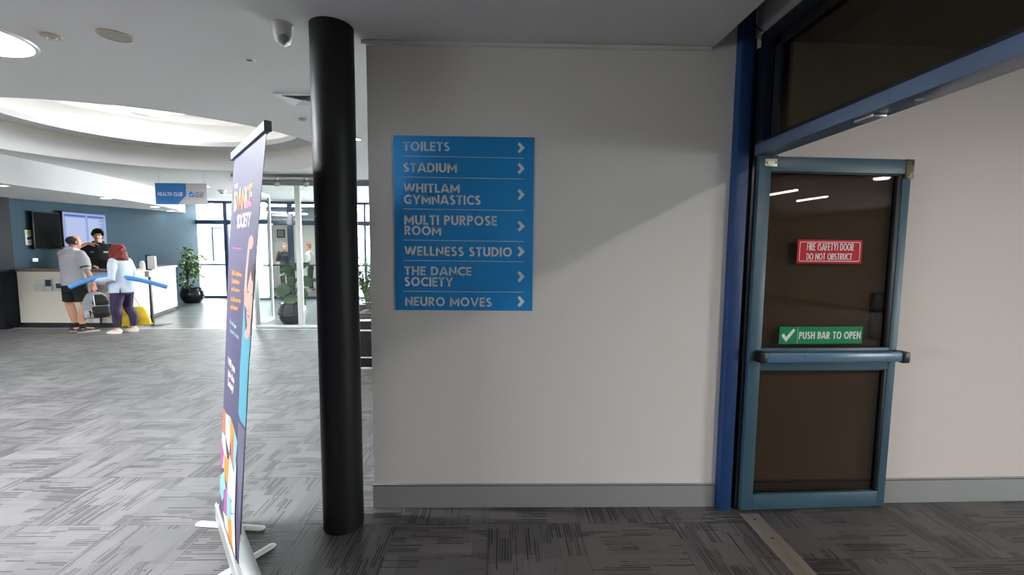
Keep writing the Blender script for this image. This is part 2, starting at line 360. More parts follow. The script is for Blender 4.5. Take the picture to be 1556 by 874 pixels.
BARP = worn_paint('chipped_blue_bar_paint', (84, 118, 144), amount=.62, rough=.3)
HEADP = worn_paint('blue_grey_beam_paint', (88, 104, 130), amount=.75, rough=.3)
GASKET_SHADE = mat('black_gasket_and_shade', (12, 12, 13), .5)  # gaskets, and the dark strips painted as groove shade on the skirtings
CLEAR = glass('clear_glass', (.95, .975, .975), .9)
TINT = glass('brown_tinted_glass', (.53, .48, .42), .9, 1.5)
DARKTINT = glass('dark_tinted_glass', (.30, .28, .235), .45, 1.5)
SIGNBLUE = mat('sign_blue', (18, 140, 214), .5, var=.01)
SIGNWHITE = mat('sign_white', (226, 228, 232), .5, var=.01)
RED = mat('sign_red', (196, 16, 24), .5, var=.02, spec=.2)
GREEN = mat('sign_green', (0, 132, 78), .5, var=.02, spec=.2)
L_DOWN = emit('downlight_glow', (1, .97, .92), DOWN_E)
L_COVE = emit('cove_glow', (1, .98, .95), COVE_E*4)
L_SKY = emit('skylight_glow', (.97, .99, 1), SKYLIGHT_E)
L_DISC = emit('round_light_glow', (.93, .97, 1), DISC_E)
L_TUBE = emit('tube_glow', (.95, .98, 1), TUBE_E)
L_HALL = emit('hall_lamp_glow', (1, .90, .80), HALL_E)
L_REAR = emit('rear_fill_glow', (1, .97, .93), REAR_E)  # glow of the fill panels added behind the viewpoint

# ================================================================== STRUCTURE
WX0, WX1 = -.744, 1.262             # sign wall
def floor_obj(name, x0, x1, y0, y1, m, z=0.):
    bm = B(); box(bm, x0, x1, y0, y1, z-.1, z); return struct(obj(name, bm, m))
seam_y = 2.283
CARPET = carpet_material('streaked_carpet_tiles', -.071, seam_y, lin((24, 24, 25)), lin((134, 131, 131)))
CARPET2 = carpet_material('streaked_carpet_tiles_hall', 1.17, seam_y+.21, lin((24, 22, 23)), lin((128, 124, 123)))
fy = 8.14
floor_obj('floor', -11, 1.39, -9, fy, CARPET)
floor_obj('floor_hall', 1.39, 11, -9, 2.75, CARPET2)
floor_obj('floor_lounge', 1.39, 3.2, 2.75, fy, CARPET)
floor_obj('floor_planks', -11, 3.2, fy, 13.6, plank_material('grey_wood_planks'))
bm = B(); box(bm, -9.3, -2.4, fy-.012, fy+.03, 0, .006); struct(obj('trim_floor_strip', bm, ALU), 'aluminium strip between carpet and plank floor')

# sign wall with its skirting
bm = B(); hexa(bm, [(WX0, YW, 0), (1.39, YW, 0), (1.39, YW+.14, 0), (WX0, YW+.14, 0), (WX0, YW, 3.2), (1.39, YW, 3.2), (1.39, YW+.14, 3.2), (WX0, YW+.14, 3.2)])
struct(obj('wall_front', bm, WALLP), 'pale grey wall that carries the blue directory sign')
bm = B(); box(bm, WX0-.004, WX1-.002, YW-.011, YW, 0.0, .136); box(bm, WX0-.004, WX1-.002, YW-.013, YW, .136, .141)
o = struct(obj('baseboard_front', bm, SKIRT), 'grey metal skirting under the directory sign wall')
bm = B(); box(bm, WX0-.0045, WX1-.002, YW-.0118, YW, .1315, .1362); obj('groove_shade_strip', bm, GASKET_SHADE, o)  # dark strip laid on as the shade of a gap under the lip
bm = B(); box(bm, WX0-.02, 1.118, YW-.02, YW, 2.594, 2.612); struct(obj('trim_1', bm, CEILP), 'shadow line trim at the top of the sign wall')
# hallway wall on the right
def hy(x): return 2.462+.0205*(x-1.39)
bm = B(); wallseg(bm, (1.39, hy(1.39)), (10.8, hy(10.8)), .14, 0, 3.2); struct(obj('wall_right', bm, WALLH), 'pale wall behind the open fire door')
bm = B(); wallseg(bm, (10.8, hy(10.8)-.012), (1.42, hy(1.42)-.012), -.011, 0, .145); wallseg(bm, (10.8, hy(10.8)-.014), (1.42, hy(1.42)-.014), -.013, .145, .15); o = struct(obj('baseboard_right', bm, SKIRT), 'grey metal skirting behind the open fire door')
bm = B(); wallseg(bm, (10.8, hy(10.8)-.0135), (1.42, hy(1.42)-.0135), -.0125, .1405, .1452); obj('groove_shade_strip', bm, GASKET_SHADE, o)  # same dark strip, groove shade put on as colour
# outer shell
bm = B(); box(bm, -11.2, 11, -9.2, -9, 0, 3.4); struct(obj('wall_back', bm, WALLP))
bm = B(); box(bm, 10.8, 11, -9, -5, 0, 3.4); box(bm, 10.8, 11, -2.3, 2.8, 0, 3.4); box(bm, 10.8, 11, -5, -2.3, 1.9, 3.4); struct(obj('wall_hall_end', bm, WALLP))
w5 = bpy.data.objects.new('window_5', None); COL.objects.link(w5); struct(w5, 'unseen glazing added at the hallway end to light the lower sign wall')  # unseen glazing added to send daylight under the door header
for y in (-5, -3.7, -2.36):
    bm = B(); box(bm, 10.85, 10.93, y, y+.06, 0, 2.3, .004); obj('mullion', bm, DARKBLUE, w5)
for z in (0, 1.83):
    bm = B(); box(bm, 10.86, 10.92, -5, -2.3, z, z+.07, .004); obj('rail', bm, DARKBLUE, w5)
for a, b in ((-4.94, -3.7), (-3.64, -2.36)):
    bm = B(); box(bm, 10.888, 10.895, a, b, .07, 1.83); obj('pane', bm, CLEAR, w5)
bm = B(); box(bm, 11, 30, -20, 12, -.16, -.06); struct(obj('ground_hall_side', bm, mat('pale_concrete', (190, 190, 186), .8, var=.05, scale=4)), 'pale paving outside the hallway')
bm = B(); box(bm, 3.0, 3.2, 2.6, 13.6, 0, 3.4); struct(obj('wall_lounge_right', bm, WALLP))
EY0, EY1, EZ = -3.8, -1.0, 1.75        # entrance glazing in the left wall
bm = B(); box(bm, -11.2, -11, -9, EY0, 0, 3.4); box(bm, -11.2, -11, EY1, 13.6, 0, 3.4); box(bm, -11.2, -11, EY0, EY1, EZ, 3.4); struct(obj('wall_left', bm, WALLP))
w4 = bpy.data.objects.new('window_4', None); COL.objects.link(w4); struct(w4, 'entrance glazing in the left wall of the foyer')
for y in (EY0, -2.4, EY1-.06):
    bm = B(); box(bm, -11.13, -11.05, y, y+.06, 0, EZ, .004); obj('mullion', bm, DARKBLUE, w4)
for z in (0, EZ-.07):
    bm = B(); box(bm, -11.12, -11.06, EY0, EY1, z, z+.07, .004); obj('rail', bm, DARKBLUE, w4)
for a, b in ((EY0+.06, -2.4), (-2.34, EY1-.06)):
    bm = B(); box(bm, -11.095, -11.088, a, b, .07, EZ-.07); obj('pane', bm, CLEAR, w4)
bm = B(); box(bm, -30, -11.2, -20, 13.4, -.16, -.06); struct(obj('ground_entrance', bm, mat('pale_concrete', (190, 190, 186), .8, var=.05, scale=4)), 'pale paving outside the entrance')

# ceiling with its oval void
VC = V((-4.15, 5.36)); VA = V((-.944, .330)); VB = V((.330, .944)); RA, RB = 2.046, 1.81
def void_pt(q, k=1., grow=0.): p = VC+VA*math.cos(q)*(RA*k+grow)+VB*math.sin(q)*(RB*k+grow); return p
NV = 96
def sloped(p, off=0.): return V((p[0], p[1], CZ(p[1])+off))
bm = B(); cx0, cx1, cy0, cy1 = -11., 1.122, -9., 13.6
def rect_hit(q):
    d = (void_pt(q)-VC); ts = []
    for k, lo, hi in ((0, cx0, cx1), (1, cy0, cy1)):
        if abs(d[k]) > 1e-9: ts.append(((hi if d[k] > 0 else lo)-VC[k])/d[k])
    return VC+d*min(ts)
qs = [2*math.pi*i/NV for i in range(NV)]
for cxx, cyy in ((cx0, cy0), (cx1, cy0), (cx1, cy1), (cx0, cy1)):     # rays through the four corners too
    d = V((cxx, cyy))-VC; qs.append(math.atan2(d.dot(VB)/RB, d.dot(VA)/RA) % (2*math.pi))
qs = sorted(qs)
inn = [bm.verts.new(sloped(void_pt(q))) for q in qs]; out = [bm.verts.new(sloped(rect_hit(q))) for q in qs]
inn2 = [bm.verts.new(sloped(void_pt(q), .25)) for q in qs]; out2 = [bm.verts.new(sloped(rect_hit(q), .25)) for q in qs]
for i in range(len(qs)):
    j = (i+1) % len(qs)
    bm.faces.new([inn[i], inn[j], out[j], out[i]]); bm.faces.new([inn2[i], out2[i], out2[j], inn2[j]]); bm.faces.new([out[i], out[j], out2[j], out2[i]]); bm.faces.new([inn[i], inn2[i], inn2[j], inn[j]])
struct(obj('ceiling', bm, CEILP, ang=30), 'pale grey plaster ceiling with an oval light well')
bm = B(); box(bm, 1.118, 3.2, YW+.14, 13.6, 2.9, 3.1); struct(obj('ceiling_lounge', bm, CEILP))
bm = B(); box(bm, 1.40, 11, -9, 2.62, 2.66, 2.76); struct(obj('ceiling_hall', bm, CEILP))
bm = B(); box(bm, 1.0, 1.60, -9, 2.55, 3.05, 3.15); struct(obj('ceiling_slot', bm, CEILP))
# light well: beige band, ledge, bright dome wall, top
def ring_wall(bm, k0, z0, k1, z1, flatz0=False, flatz1=True, th=.03, N=NV):
    qq = [2*math.pi*i/N for i in range(N)]
    for i in range(N):
        pts = []
        for q in (qq[i], qq[(i+1) % N]):
            a = void_pt(q, 1, k0); b = void_pt(q, 1, k1)
            pts.append((V((a.x, a.y, z0 if flatz0 else CZ(a.y)+z0)), V((b.x, b.y, z1))))
        poly(bm, [pts[0][0], pts[1][0], pts[1][1], pts[0][1]])
    bmesh.ops.remove_doubles(bm, verts=bm.verts, dist=1e-4)
    return bm
ZL = 3.05
bm = B(); ring_wall(bm, .004, -.002, .004, ZL); struct(obj('trim_well_band', bm, BEIGE), 'beige curved band around the oval light well')
bm = B(); ring_wall(bm, .03, ZL, -.32, ZL, True); ring_wall(bm, -.32, ZL, -.32, ZL+.07, True); ring_wall(bm, -.32, ZL+.07, -.30, ZL+.07, True); ring_wall(bm, -.30, ZL+.07, -.30, ZL+.02, True); ring_wall(bm, -.30, ZL+.02, .03, ZL+.02, True)
struct(obj('trim_well_ledge', bm, CEILP), 'overhanging plaster ledge inside the oval light well')
bm = B(); ring_wall(bm, .02, ZL, .02, 3.46, True); struct(obj('wall_well', bm, WHITEP), 'bright white upper wall of the oval light well')
bm = B()
hx0, hx1, hy0, hy1 = -5.38, -4.65, 5.3, 6.64
SQC = V(((hx0+hx1)/2, (hy0+hy1)/2))
def sq_hit(q):
    d = void_pt(q)-VC; t = min((((hx1 if d.x > 0 else hx0)-SQC.x)/d.x) if abs(d.x) > 1e-9 else 9e9, (((hy1 if d.y > 0 else hy0)-SQC.y)/d.y) if abs(d.y) > 1e-9 else 9e9); return SQC+d*t
q2 = [2*math.pi*i/NV for i in range(NV)]
for cxx, cyy in ((hx0, hy0), (hx1, hy0), (hx1, hy1), (hx0, hy1)):
    d = V((cxx, cyy))-SQC; q2.append(math.atan2(d.dot(VB)/RB, d.dot(VA)/RA) % (2*math.pi))
q2 = sorted(q2); a = [bm.verts.new((*void_pt(q, 1, .06), 3.45)) for q in q2]; b = [bm.verts.new((*sq_hit(q), 3.45)) for q in q2]; c = [bm.verts.new((*sq_hit(q), 3.62)) for q in q2]
for i in range(len(q2)):
    j = (i+1) % len(q2); bm.faces.new([a[i], a[j], b[j], b[i]]); bm.faces.new([b[i], b[j], c[j], c[i]])
struct(obj('ceiling_well', bm, WHITEP))
bm = B(); box(bm, hx0-.02, hx1+.02, hy0-.02, hy1+.02, 3.60, 3.64); o = obj('window_skylight', bm, L_SKY); struct(o, 'square skylight at the top of the oval light well')
bm = B(); tube(bm, [(*void_pt(2*math.pi*i/64, 1, -.2), ZL+.045) for i in range(65)], .016, 8, caps=False); struct(obj('trim_cove_tube', bm, L_COVE), 'hidden strip light on the light well ledge')

# bulkhead over the reception desk (soffit) and reception wall
SOFF = -.38
face_px = [(-330, 243), (0, 278), (50, 285), (120, 294), (200, 305.5), (240, 312), (270, 318.5), (286, 325)]
fp = [P_c(x, y, SOFF) for x, y in face_px]; fp = [V((p.x, p.y)) for p in fp]
fp[0] = V((fp[1].x-.1, 2.6))
pl = [V((-11, 2.6))]+[V((p.x, p.y)) for p in fp]+[V((-11, fp[-1].y+.4))]
bm = B()
bot = [bm.verts.new((p.x, p.y, CZ(p.y)+SOFF)) for p in pl]; top = [bm.verts.new((p.x, p.y, CZ(p.y)+.01)) for p in pl]
bm.faces.new(bot)
for i in range(len(pl)): bm.faces.new([bot[i], bot[(i+1) % len(pl)], top[(i+1) % len(pl)], top[i]])
struct(obj('ceiling_desk_bulkhead', bm, CEILP, ang=25), 'lowered curved bulkhead above the reception desk')
bwa, bwb = V((-9.2, 8.2)), V((-9.2, 13.35))
bm = B(); wallseg(bm, bwa, bwb, .1, 0, (CZ(8.2)+SOFF+.03, CZ(13.35)+.0)); struct(obj('wall_reception', bm, BLUEWALL), 'blue grey wall behind the reception desk')
bm = B(); box(bm, -9.26, -9.05, 8.0, 8.24, 0, 2.42); struct(obj('trim_desk_post', bm, mat('charcoal_post_paint', (26, 30, 37), .6, spec=.2)), 'dark post at the left end of the reception desk')
bm = B(); box(bm, -11, -9.26, 8.14, 8.24, 0, 2.42); struct(obj('wall_shade_sheet', bm, mat('recess_shade', (14, 15, 17), .7, spec=.2)), 'near-black sheet painted as the shade of an opening left of the reception desk')  # near-black colour stands in for the shade inside an opening

# ceiling edge in front of the door opening, window above the door
TX = 1.39
bm = B(); box(bm, TX-.02, TX+.10, -9, 2.46, 2.70, 3.1); struct(obj('wall_above_door', bm, WALLP), 'wall strip above the transom window')
bm = B(); hexa(bm, [(1.118, -9, CZ(-9)), (1.135, -9, CZ(-9)), (1.135, YW, CZ(YW)), (1.118, YW, CZ(YW)), (1.118, -9, 3.1), (1.135, -9, 3.1), (1.135, YW, 3.1), (1.118, YW, 3.1)]); struct(obj('trim_ceiling_edge', bm, CEILP), 'ceiling edge beside the door opening')
bm = B(); box(bm, TX-.03, TX, -9, YW, 2.665, 2.70); struct(obj('trim_transom_top', bm, WHITEPC), 'white strip above the transom window')

win = bpy.data.objects.new('window_1', None); COL.objects.link(win); struct(win, 'dark tinted transom window above the fire door opening')
def beam(name, y0, y1, x0, x1, za, zb, m, par=win):          # horizontal member along the opening
    bm = B(); box(bm, x0, x1, y0, y1, za, zb, .004); return obj(name, bm, m, par)
beam('window_frame', -9, 2.40, TX-.02, TX+.07, 2.60, 2.665, JAMBP)
beam('window_head_bead', -9, 2.33, TX+.0, TX+.05, 2.555, 2.60, GASKET_SHADE)
beam('transom_beam', -9, 2.40, TX-.025, TX+.085, 2.030, 2.088, HEADP)
beam('transom_bead', -9, 2.33, TX-.012, TX+.05, 2.088, 2.108, JAMBP)
bm = B(); box(bm, TX-.02, TX+.05, 2.335, 2.44, 2.10, 2.60); obj('window_jamb', bm, JAMBP, win)
bm = B(); box(bm, TX+.0, TX+.05, 2.255, 2.30, 2.108, 2.60); obj('window_side_bead', bm, JAMBP, win)
bm = B(); box(bm, TX+.015, TX+.021, -9, 2.335, 2.108, 2.56); obj('window_pane', bm, DARKTINT, win)
# fittings under the beam
bm = B()
p = P_z(1342, 178, 2.030); box(bm, TX+.0, TX+.055, p.y-.045, p.y+.045, 2.019, 2.030, .002); obj('strike_plate', bm, ALU, win)
bm = B()
for px, py in ((1415, 151), (1317, 185)):
    p = P_z(px, py, 2.030); lathe(bm, [(0, -.003), (.011, -.003), (.013, 0)], 16, (TX+.03, p.y, 2.030))
obj('beam_plug', bm, ALU, win)
# post and jamb
bm = B(); box(bm, 1.264, 1.336, 2.392, YW+.02, 0, 3.05, .006); struct(obj('trim_post', bm, POSTP), 'scuffed royal blue steel post beside the fire door')
bm = B(); box(bm, 1.338, 1.366, 2.43, 2.47, 0, 2.66); box(bm, 1.366, 1.392, 2.41, 2.47, 0, 2.60); struct(obj('trim_jamb', bm, JAMBP), 'dark navy door jamb between post and door')
# threshold strip
bm = B()
box(bm, 1.372, 1.478, -1, 2.36, 0, .006, .002)
for k in range(6): box(bm, 1.382+k*.016, 1.389+k*.016, -1, 2.358, .006, .0075)
struct(obj('trim_threshold', bm, mat('worn_aluminium', (168, 160, 150), .5, metal=.5, var=.15, scale=14)), 'worn aluminium threshold strip on the carpet')
bm = B()
for y in (2.30, 2.14, 1.7, 1.2): lathe(bm, [(0, .0085), (.006, .0085), (.007, .0075)], 12, (1.425, y, 0))
struct(obj('trim_threshold_screws', bm, BLACKPL))

# ================================================================== FIRE DOOR
DA, DB = V((1.389, 2.384)), V((2.273, 2.424)); DW = .884
dd = bpy.data.objects.new('door_1', None); COL.objects.link(dd); dd.location = (DA.x, DA.y, 0); dd.rotation_euler = (0, 0, math.atan2(DB.y-DA.y, DB.x-DA.x))
struct(dd, 'open worn blue fire door with tinted glass panes')
def dbox(name, u0, u1, z0, z1, y0, y1, m, bev=.003, par=dd):
    bm = B(); box(bm, u0, u1, y0, y1, z0, z1, bev); return obj(name, bm, m, par)
T = .04
dbox('hinge_stile', 0, .070, .008, 2.027, 0, T, DOORP)
dbox('lock_stile', .838, DW, .008, 1.921, 0, T, DOORP)
dbox('top_rail', .070, .848, 1.947, 2.027, 0, T, DOORP)
dbox('middle_rail', .070, .838, .838, .965, 0, T, DOORP)
dbox('bottom_rail', .070, .838, .008, .100, 0, T, DOORP)
bm = B(); box(bm, .848, DW+.01, -.004, T+.002, 1.921, 2.027, .002); tag(obj('corner_patch', bm, worn_paint('rusty_brass', (96, 88, 52), (40, 36, 24), .55), dd), 'brownish weathered metal corner patch')
dbox('glazing_bead', .812, .838, .965, 1.947, .004, T-.004, GASKET_SHADE)
dbox('glazing_bead', .822, .838, .100, .838, .004, T-.004, GASKET_SHADE)
dbox('glazing_bead', .070, .812, 1.938, 1.947, .004, T-.004, GASKET_SHADE)
dbox('glazing_bead', .070, .822, .830, .838, .004, T-.004, GASKET_SHADE)
dbox('upper_pane', .070, .812, .965, 1.938, .019, .024, TINT, 0)
dbox('lower_pane', .070, .822, .100, .830, .019, .024, TINT, 0)
dbox('lock_box', .752, .812, 1.016, 1.275, .0245, .06, BLACKPL, .004)
# push bar
bm = B(); box(bm, .065, .862, -.062, -.028, .897, .951, .008); pb = obj('push_bar', bm, BARP, dd)
bm = B(); box(bm, .030, .066, -.066, .001, .892, .956, .008); obj('end_cap', bm, BLACKPL, pb)
bm = B(); box(bm, .861, .905, -.066, .001, .888, .952, .008); obj('end_cap', bm, BLACKPL, pb)
# top pivot plate
bm = B(); box(bm, .031, .098, -.004, .0005, 1.972, 2.013, .001); pv = tag(obj('pivot_plate', bm, mat('bare_steel', (190, 186, 172), .4, metal=.6), dd), 'bare steel pivot plate')
bm = B()
for u in (.040, .090): ball(bm, (u, -.0045, 1.992), (.005, .002, .005), seg=10)
obj('plate_screw', bm, BLACKPL, pv)
bm = B(); box(bm, .062, .108, .004, .03, 2.0265, 2.032); obj('top_pivot', bm, mat('rusty_steel', (88, 66, 48), .6, metal=.5), dd)
bm = B(); box(bm, .815, .87, .006, .034, .001, .0085); obj('floor_stop', bm, BLACKPL, dd)
# stickers on the glass
def rr(bm, u0, u1, z0, z1, y, r=.008, n=5):
    pts = []
    for cx, cz, a0 in ((u1-r, z1-r, 0), (u0+r, z1-r, 90), (u0+r, z0+r, 180), (u1-r, z0+r, 270)):
        for k in range(n+1): a = math.radians(a0+90*k/n); pts.append((cx+r*math.cos(a), y, cz+r*math.sin(a)))
    return pts
def dtext(bm, s, u0, u1, z0, z1, y, cond=.5, t=.115, gap=.17): return caps_quad(bm, s, (u0, y, z0), (u1, y, z0), (u1, y, z1), (u0, y, z1), t=t, gap=gap, cond=cond)
fu0, fu1, fz0, fz1 = .259, .642, 1.446, 1.578
bm = B(); prism(bm, [(fu0, .0185, fz0), (fu1, .0185, fz0), (fu1, .0185, fz1), (fu0, .0185, fz1)], (0, -.0015, 0)); fs = tag(obj('fire_sticker', bm, RED, dd), 'red sticker reading FIRE (SAFETY) DOOR DO NOT OBSTRUCT')
bm = B(); a = rr(bm, fu0+.012, fu1-.012, fz0+.011, fz1-.011, .0164, .010); b = rr(bm, fu0+.0155, fu1-.0155, fz0+.0145, fz1-.0145, .0164, .007)
va = [bm.verts.new(p) for p in a]; vb = [bm.verts.new(p) for p in b]
for i in range(len(a)): bm.faces.new([va[i], va[(i+1) % len(a)], vb[(i+1) % len(a)], vb[i]])
flat('sticker_border', bm, SIGNWHITE, fs)
bm = B(); dtext(bm, 'FIRE (SAFETY) DOOR', fu0+.055, fu1-.052, 1.519, 1.560, .0164); flat('lettering', bm, SIGNWHITE, fs)
bm = B(); dtext(bm, 'DO NOT OBSTRUCT', fu0+.055, fu1-.058, 1.466, 1.503, .0164); flat('lettering', bm, SIGNWHITE, fs)
gu0, gu1, gz0, gz1 = .183, .682, .986, 1.085
bm = B(); prism(bm, [(gu0, .0185, gz0), (gu1, .0185, gz0), (gu1, .0185, gz1), (gu0, .0185, gz1)], (0, -.0015, 0)); gs = tag(obj('push_sticker', bm, GREEN, dd), 'green sticker reading PUSH BAR TO OPEN with a tick')
bm = B(); dtext(bm, 'PUSH BAR TO OPEN', gu0+.118, gu1-.010, 1.014, 1.056, .0164, .74, .17, .15); flat('lettering', bm, SIGNWHITE, gs)
bm = B(); poly(bm, [(gu0+.108, .0164, gz0+.003), (gu0+.110, .0164, gz0+.003), (gu0+.110, .0164, gz1-.003), (gu0+.108, .0164, gz1-.003)]); flat('divider_line', bm, SIGNWHITE, gs)
bm = B(); tk = [(.012, .048), (.026, .062), (.040, .040), (.082, .088), (.094, .078), (.042, .012)]; poly(bm, [(gu0+x, .0164, gz0+z) for x, z in tk]); flat('tick_mark', bm, SIGNWHITE, gs)

# ================================================================== COLUMN
bm = B(); cc = (-.866, 2.292)
lathe(bm, [(0, 0), (.105, 0), (.105, CZ(2.29)+.01), (0, CZ(2.29)+.01)], 48, (*cc, 0))
co = obj('column', bm, mat('black_column_paint', (24, 25, 27), .5, var=.08, scale=3, spec=.3)); struct(co, 'round black column left of the directory sign')
bm = B(); lathe(bm, [(.106, 0), (.112, 0), (.112, .006), (.106, .006)], 48, (*cc, CZ(2.29)-.004)); obj('ceiling_collar', bm, CEILP, co)

# ================================================================== DIRECTORY SIGN
SGY = YW-.008
def sp(px, py, y=SGY): return P_y(px, py, y)
tl, tr, br_, bl = sp(597.9, 205.5), sp(812.2, 208.9), sp(808.7, 472.2), sp(601, 471.5)
sx0, sx1 = (tl.x+bl.x)/2, (tr.x+br_.x)/2; sz1, sz0 = (tl.z+tr.z)/2, (bl.z+br_.z)/2
sg = thing('directory_sign', 'large blue wall sign listing seven directions from TOILETS to NEURO MOVES', 'sign', ((sx0+sx1)/2, SGY, sz0))
def sgl(z2): # zoom crop pixels -> local sign coordinates
    p = sp(590+z2[0]/2.9125, 190+z2[1]/2.9125); return V((p.x-sg.location.x, -.0012, p.z-sz0))
bm = B(); box(bm, sx0-sg.location.x, sx1-sg.location.x, 0, .008, 0, sz1-sz0, .0015); obj('panel', bm, SIGNBLUE, sg)
rows = [('TOILETS', 66, 272, 73, 114), ('STADIUM', 66, 304, 167, 208), ('WHITLAM', 68, 316, 258, 298), ('GYMNASTICS', 69, 409, 308, 350), ('MULTI PURPOSE', 71, 481, 398, 441), ('ROOM', 72, 234, 446, 487), ('WELLNESS STUDIO', 72, 547, 536, 578), ('THE DANCE', 72, 369, 625, 664), ('SOCIETY', 72, 286, 672, 713), ('NEURO MOVES', 75, 458, 760, 800)]
for s, x0, x1, y0, y1 in rows:
    sk = (x1-x0)*.012
    bm = B(); caps_quad(bm, s, sgl((x0, y1)), sgl((x1, y1+sk)), sgl((x1, y0+sk)), sgl((x0, y0))); flat('lettering', bm, SIGNWHITE, sg)
for y0, y1 in ((136, 146), (229, 238), (370, 378), (508, 515), (598, 604), (735, 739)):
    bm = B(); poly(bm, [sgl((67, y0+2.2)), sgl((601, y1+2.2)), sgl((601, y1)), sgl((67, y0))]); flat('divider_line', bm, SIGNWHITE, sg)
for y0, y1 in ((77, 125), (168, 217), (284, 333), (424, 472), (536, 584), (647, 696), (757, 806)):
    ym = (y0+y1)/2; x0, x1 = (572, 604); w = 15
    a = [(x0, y0+8), (x0+9, y0), (x1, ym), (x0+9, y1), (x0, y1-8), (x1-19, ym)]
    bm = B(); poly(bm, [sgl(q) for q in a[::-1]]); flat('arrow', bm, SIGNWHITE, sg)
# ================================================================== FAR GLAZING, YARD AND GYM
GY = 13.35
w2 = bpy.data.objects.new('window_2', None); COL.objects.link(w2); struct(w2, 'tall blue framed glazing along the back of the lounge')
def gx(px, py=400): return P_y(px, py, GY).x
posts = [(gx(282), gx(295)), (gx(343.5), gx(349)), (gx(386), gx(389.5)), (gx(439.5), gx(446.5)), (gx(500), gx(504)), (gx(554.5), gx(557.5)), (-2.1, -2.02), (0., .08), (2.0, 2.08)]
for a, b in posts:
    bm = B(); box(bm, a, b, GY-.05, GY+.06, 0, 2.93, .004); obj('mullion', bm, DARKBLUE, w2)
for z0, z1, nm in ((0, .07, 'bottom_rail'), (.995, 1.04, 'middle_rail'), (2.225, 2.36, 'transom_rail'), (2.845, 2.94, 'head_rail')):
    bm = B(); box(bm, -9.46, 3.0, GY-.035, GY+.045, z0, z1, .003); obj(nm, bm, DARKBLUE, w2)
edges = [p for p in posts]
for (a, b), (c, d) in zip(posts, posts[1:]):
    for z0, z1 in ((.07, .995), (1.04, 2.225), (2.36, 2.845)):
        bm = B(); box(bm, b, c, GY-.003, GY+.003, z0, z1); obj('pane', bm, CLEAR, w2)
bm = B(); box(bm, -20, 12, 13.6, 40, -.16, -.06); struct(obj('ground_yard', bm, mat('pale_concrete', (190, 190, 186), .8, var=.05, scale=4)), 'pale paved yard beyond the glazing')
bm = B(); box(bm, -20, -11.05, 13.5, 13.7, 0, 4); struct(obj('wall_outer', bm, WHITEP))
# white building with a lettered window
by = 15.0
bd = thing('white_building', 'white building with a lettered window close outside the left glazing', 'building', (-10.6, by, -.06))
def bpx(px, py): p = P_y(px, py, by); return p.x+10.6, p.z+.06
x0, z1 = bpx(321, 345); x1, z0 = bpx(342, 397)
bm = B(); box(bm, -3.5, x0, 0, .2, 0, 4.2); box(bm, x1, 1.35, 0, .2, 0, 4.2); box(bm, x0, x1, 0, .2, 0, z0); box(bm, x0, x1, 0, .2, z1, 4.2); obj('facade', bm, mat('white_render', (236, 238, 238), .8, var=.03, scale=8), bd)
bm = B(); box(bm, x0, x1, .06, .07, z0, z1); obj('window_pane', bm, mat('grey_glazing', (150, 172, 176), .15), bd)
bm = B()
for a, b, c, d in ((x0-.05, x0, z0-.05, z1+.05), (x1, x1+.05, z0-.05, z1+.05), (x0, x1, z0-.05, z0), (x0, x1, z1, z1+.05)): box(bm, a, b, -.02, .08, c, d)
obj('window_trim', bm, WHITEPC, bd)
l0, lz1 = bpx(323, 366); l1, lz0 = bpx(338.5, 375)
bm = B(); text_quad(bm, 'BIIC', (l0, .055, lz0), (l1, .055, lz0), (l1, .055, lz1), (l0, .055, lz1), bold=.01); flat('lettering', bm, mat('faded_letter_grey', (120, 136, 140), .6), bd)
bd2 = thing('pale_building', 'pale building with tall windows outside behind the palm', 'building', (-5.4, 19., -.06))
bm = B(); box(bm, -.75, 5.4, 0, .2, 0, 5); obj('facade', bm, MATS['white_render'], bd2)
for k in range(4):
    bm = B(); box(bm, -.6+k*1.4, .0+k*1.4, -.03, .0, .5, 1.5); obj('window_pane', bm, MATS['grey_glazing'], bd2)
    bm = B(); box(bm, -.6+k*1.4, .0+k*1.4, -.03, .0, 2.3, 3.3); obj('window_pane', bm, MATS['grey_glazing'], bd2)
# gym room seen through the glazing
GW = mat('gym_wall_paint', (226, 224, 216), .7)
bm = B(); wallseg(bm, (-9.3, 17.0), (-6.2, 17.0), .1, 0, 2.7); struct(obj('wall_gym_back', bm, GW), 'white back wall of the gym beyond the glazing')
bm = B(); wallseg(bm, (-7.45, 13.45), (-9.27, 17.0), .06, 0, 2.7); struct(obj('wall_gym_left', bm, WHITEP))
bm = B(); wallseg(bm, (-6.25, 17.05), (-5.2, 13.45), .06, 0, 2.7); struct(obj('wall_gym_right', bm, WHITEP))
bm = B(); hexa(bm, [(-7.5, 13.42, 2.68), (-5.1, 13.42, 2.68), (-6.2, 17.1, 2.68), (-9.4, 17.1, 2.68), (-7.5, 13.42, 2.78), (-5.1, 13.42, 2.78), (-6.2, 17.1, 2.78), (-9.4, 17.1, 2.78)]); struct(obj('ceiling_gym', bm, mat('gym_ceiling', (150, 164, 176), .8)))
bm = B(); hexa(bm, [(-7.45, 13.42, -.06), (-5.2, 13.42, -.06), (-6.25, 17.0, -.06), (-9.3, 17.0, -.06), (-7.45, 13.42, .0), (-5.2, 13.42, .0), (-6.25, 17.0, .0), (-9.3, 17.0, .0)]); struct(obj('floor_gym', bm, mat('gym_floor', (120, 124, 126), .6)))
L_GYM = emit('gym_light_glow', (1, 1, 1), 9.)
def gym_light(x, y, sx, sy, label):
    t = thing('gym_ceiling_light', label, 'ceiling light', (x, y, 2.68), 0, 'gym ceiling lights')
    bm = B(); box(bm, -sx-.03, sx+.03, -sy-.03, sy+.03, -.02, 0); obj('frame', bm, WHITEPC, t)
    bm = B(); box(bm, -sx, sx, -sy, sy, -.026, -.02); obj('diffuser', bm, L_GYM, t)
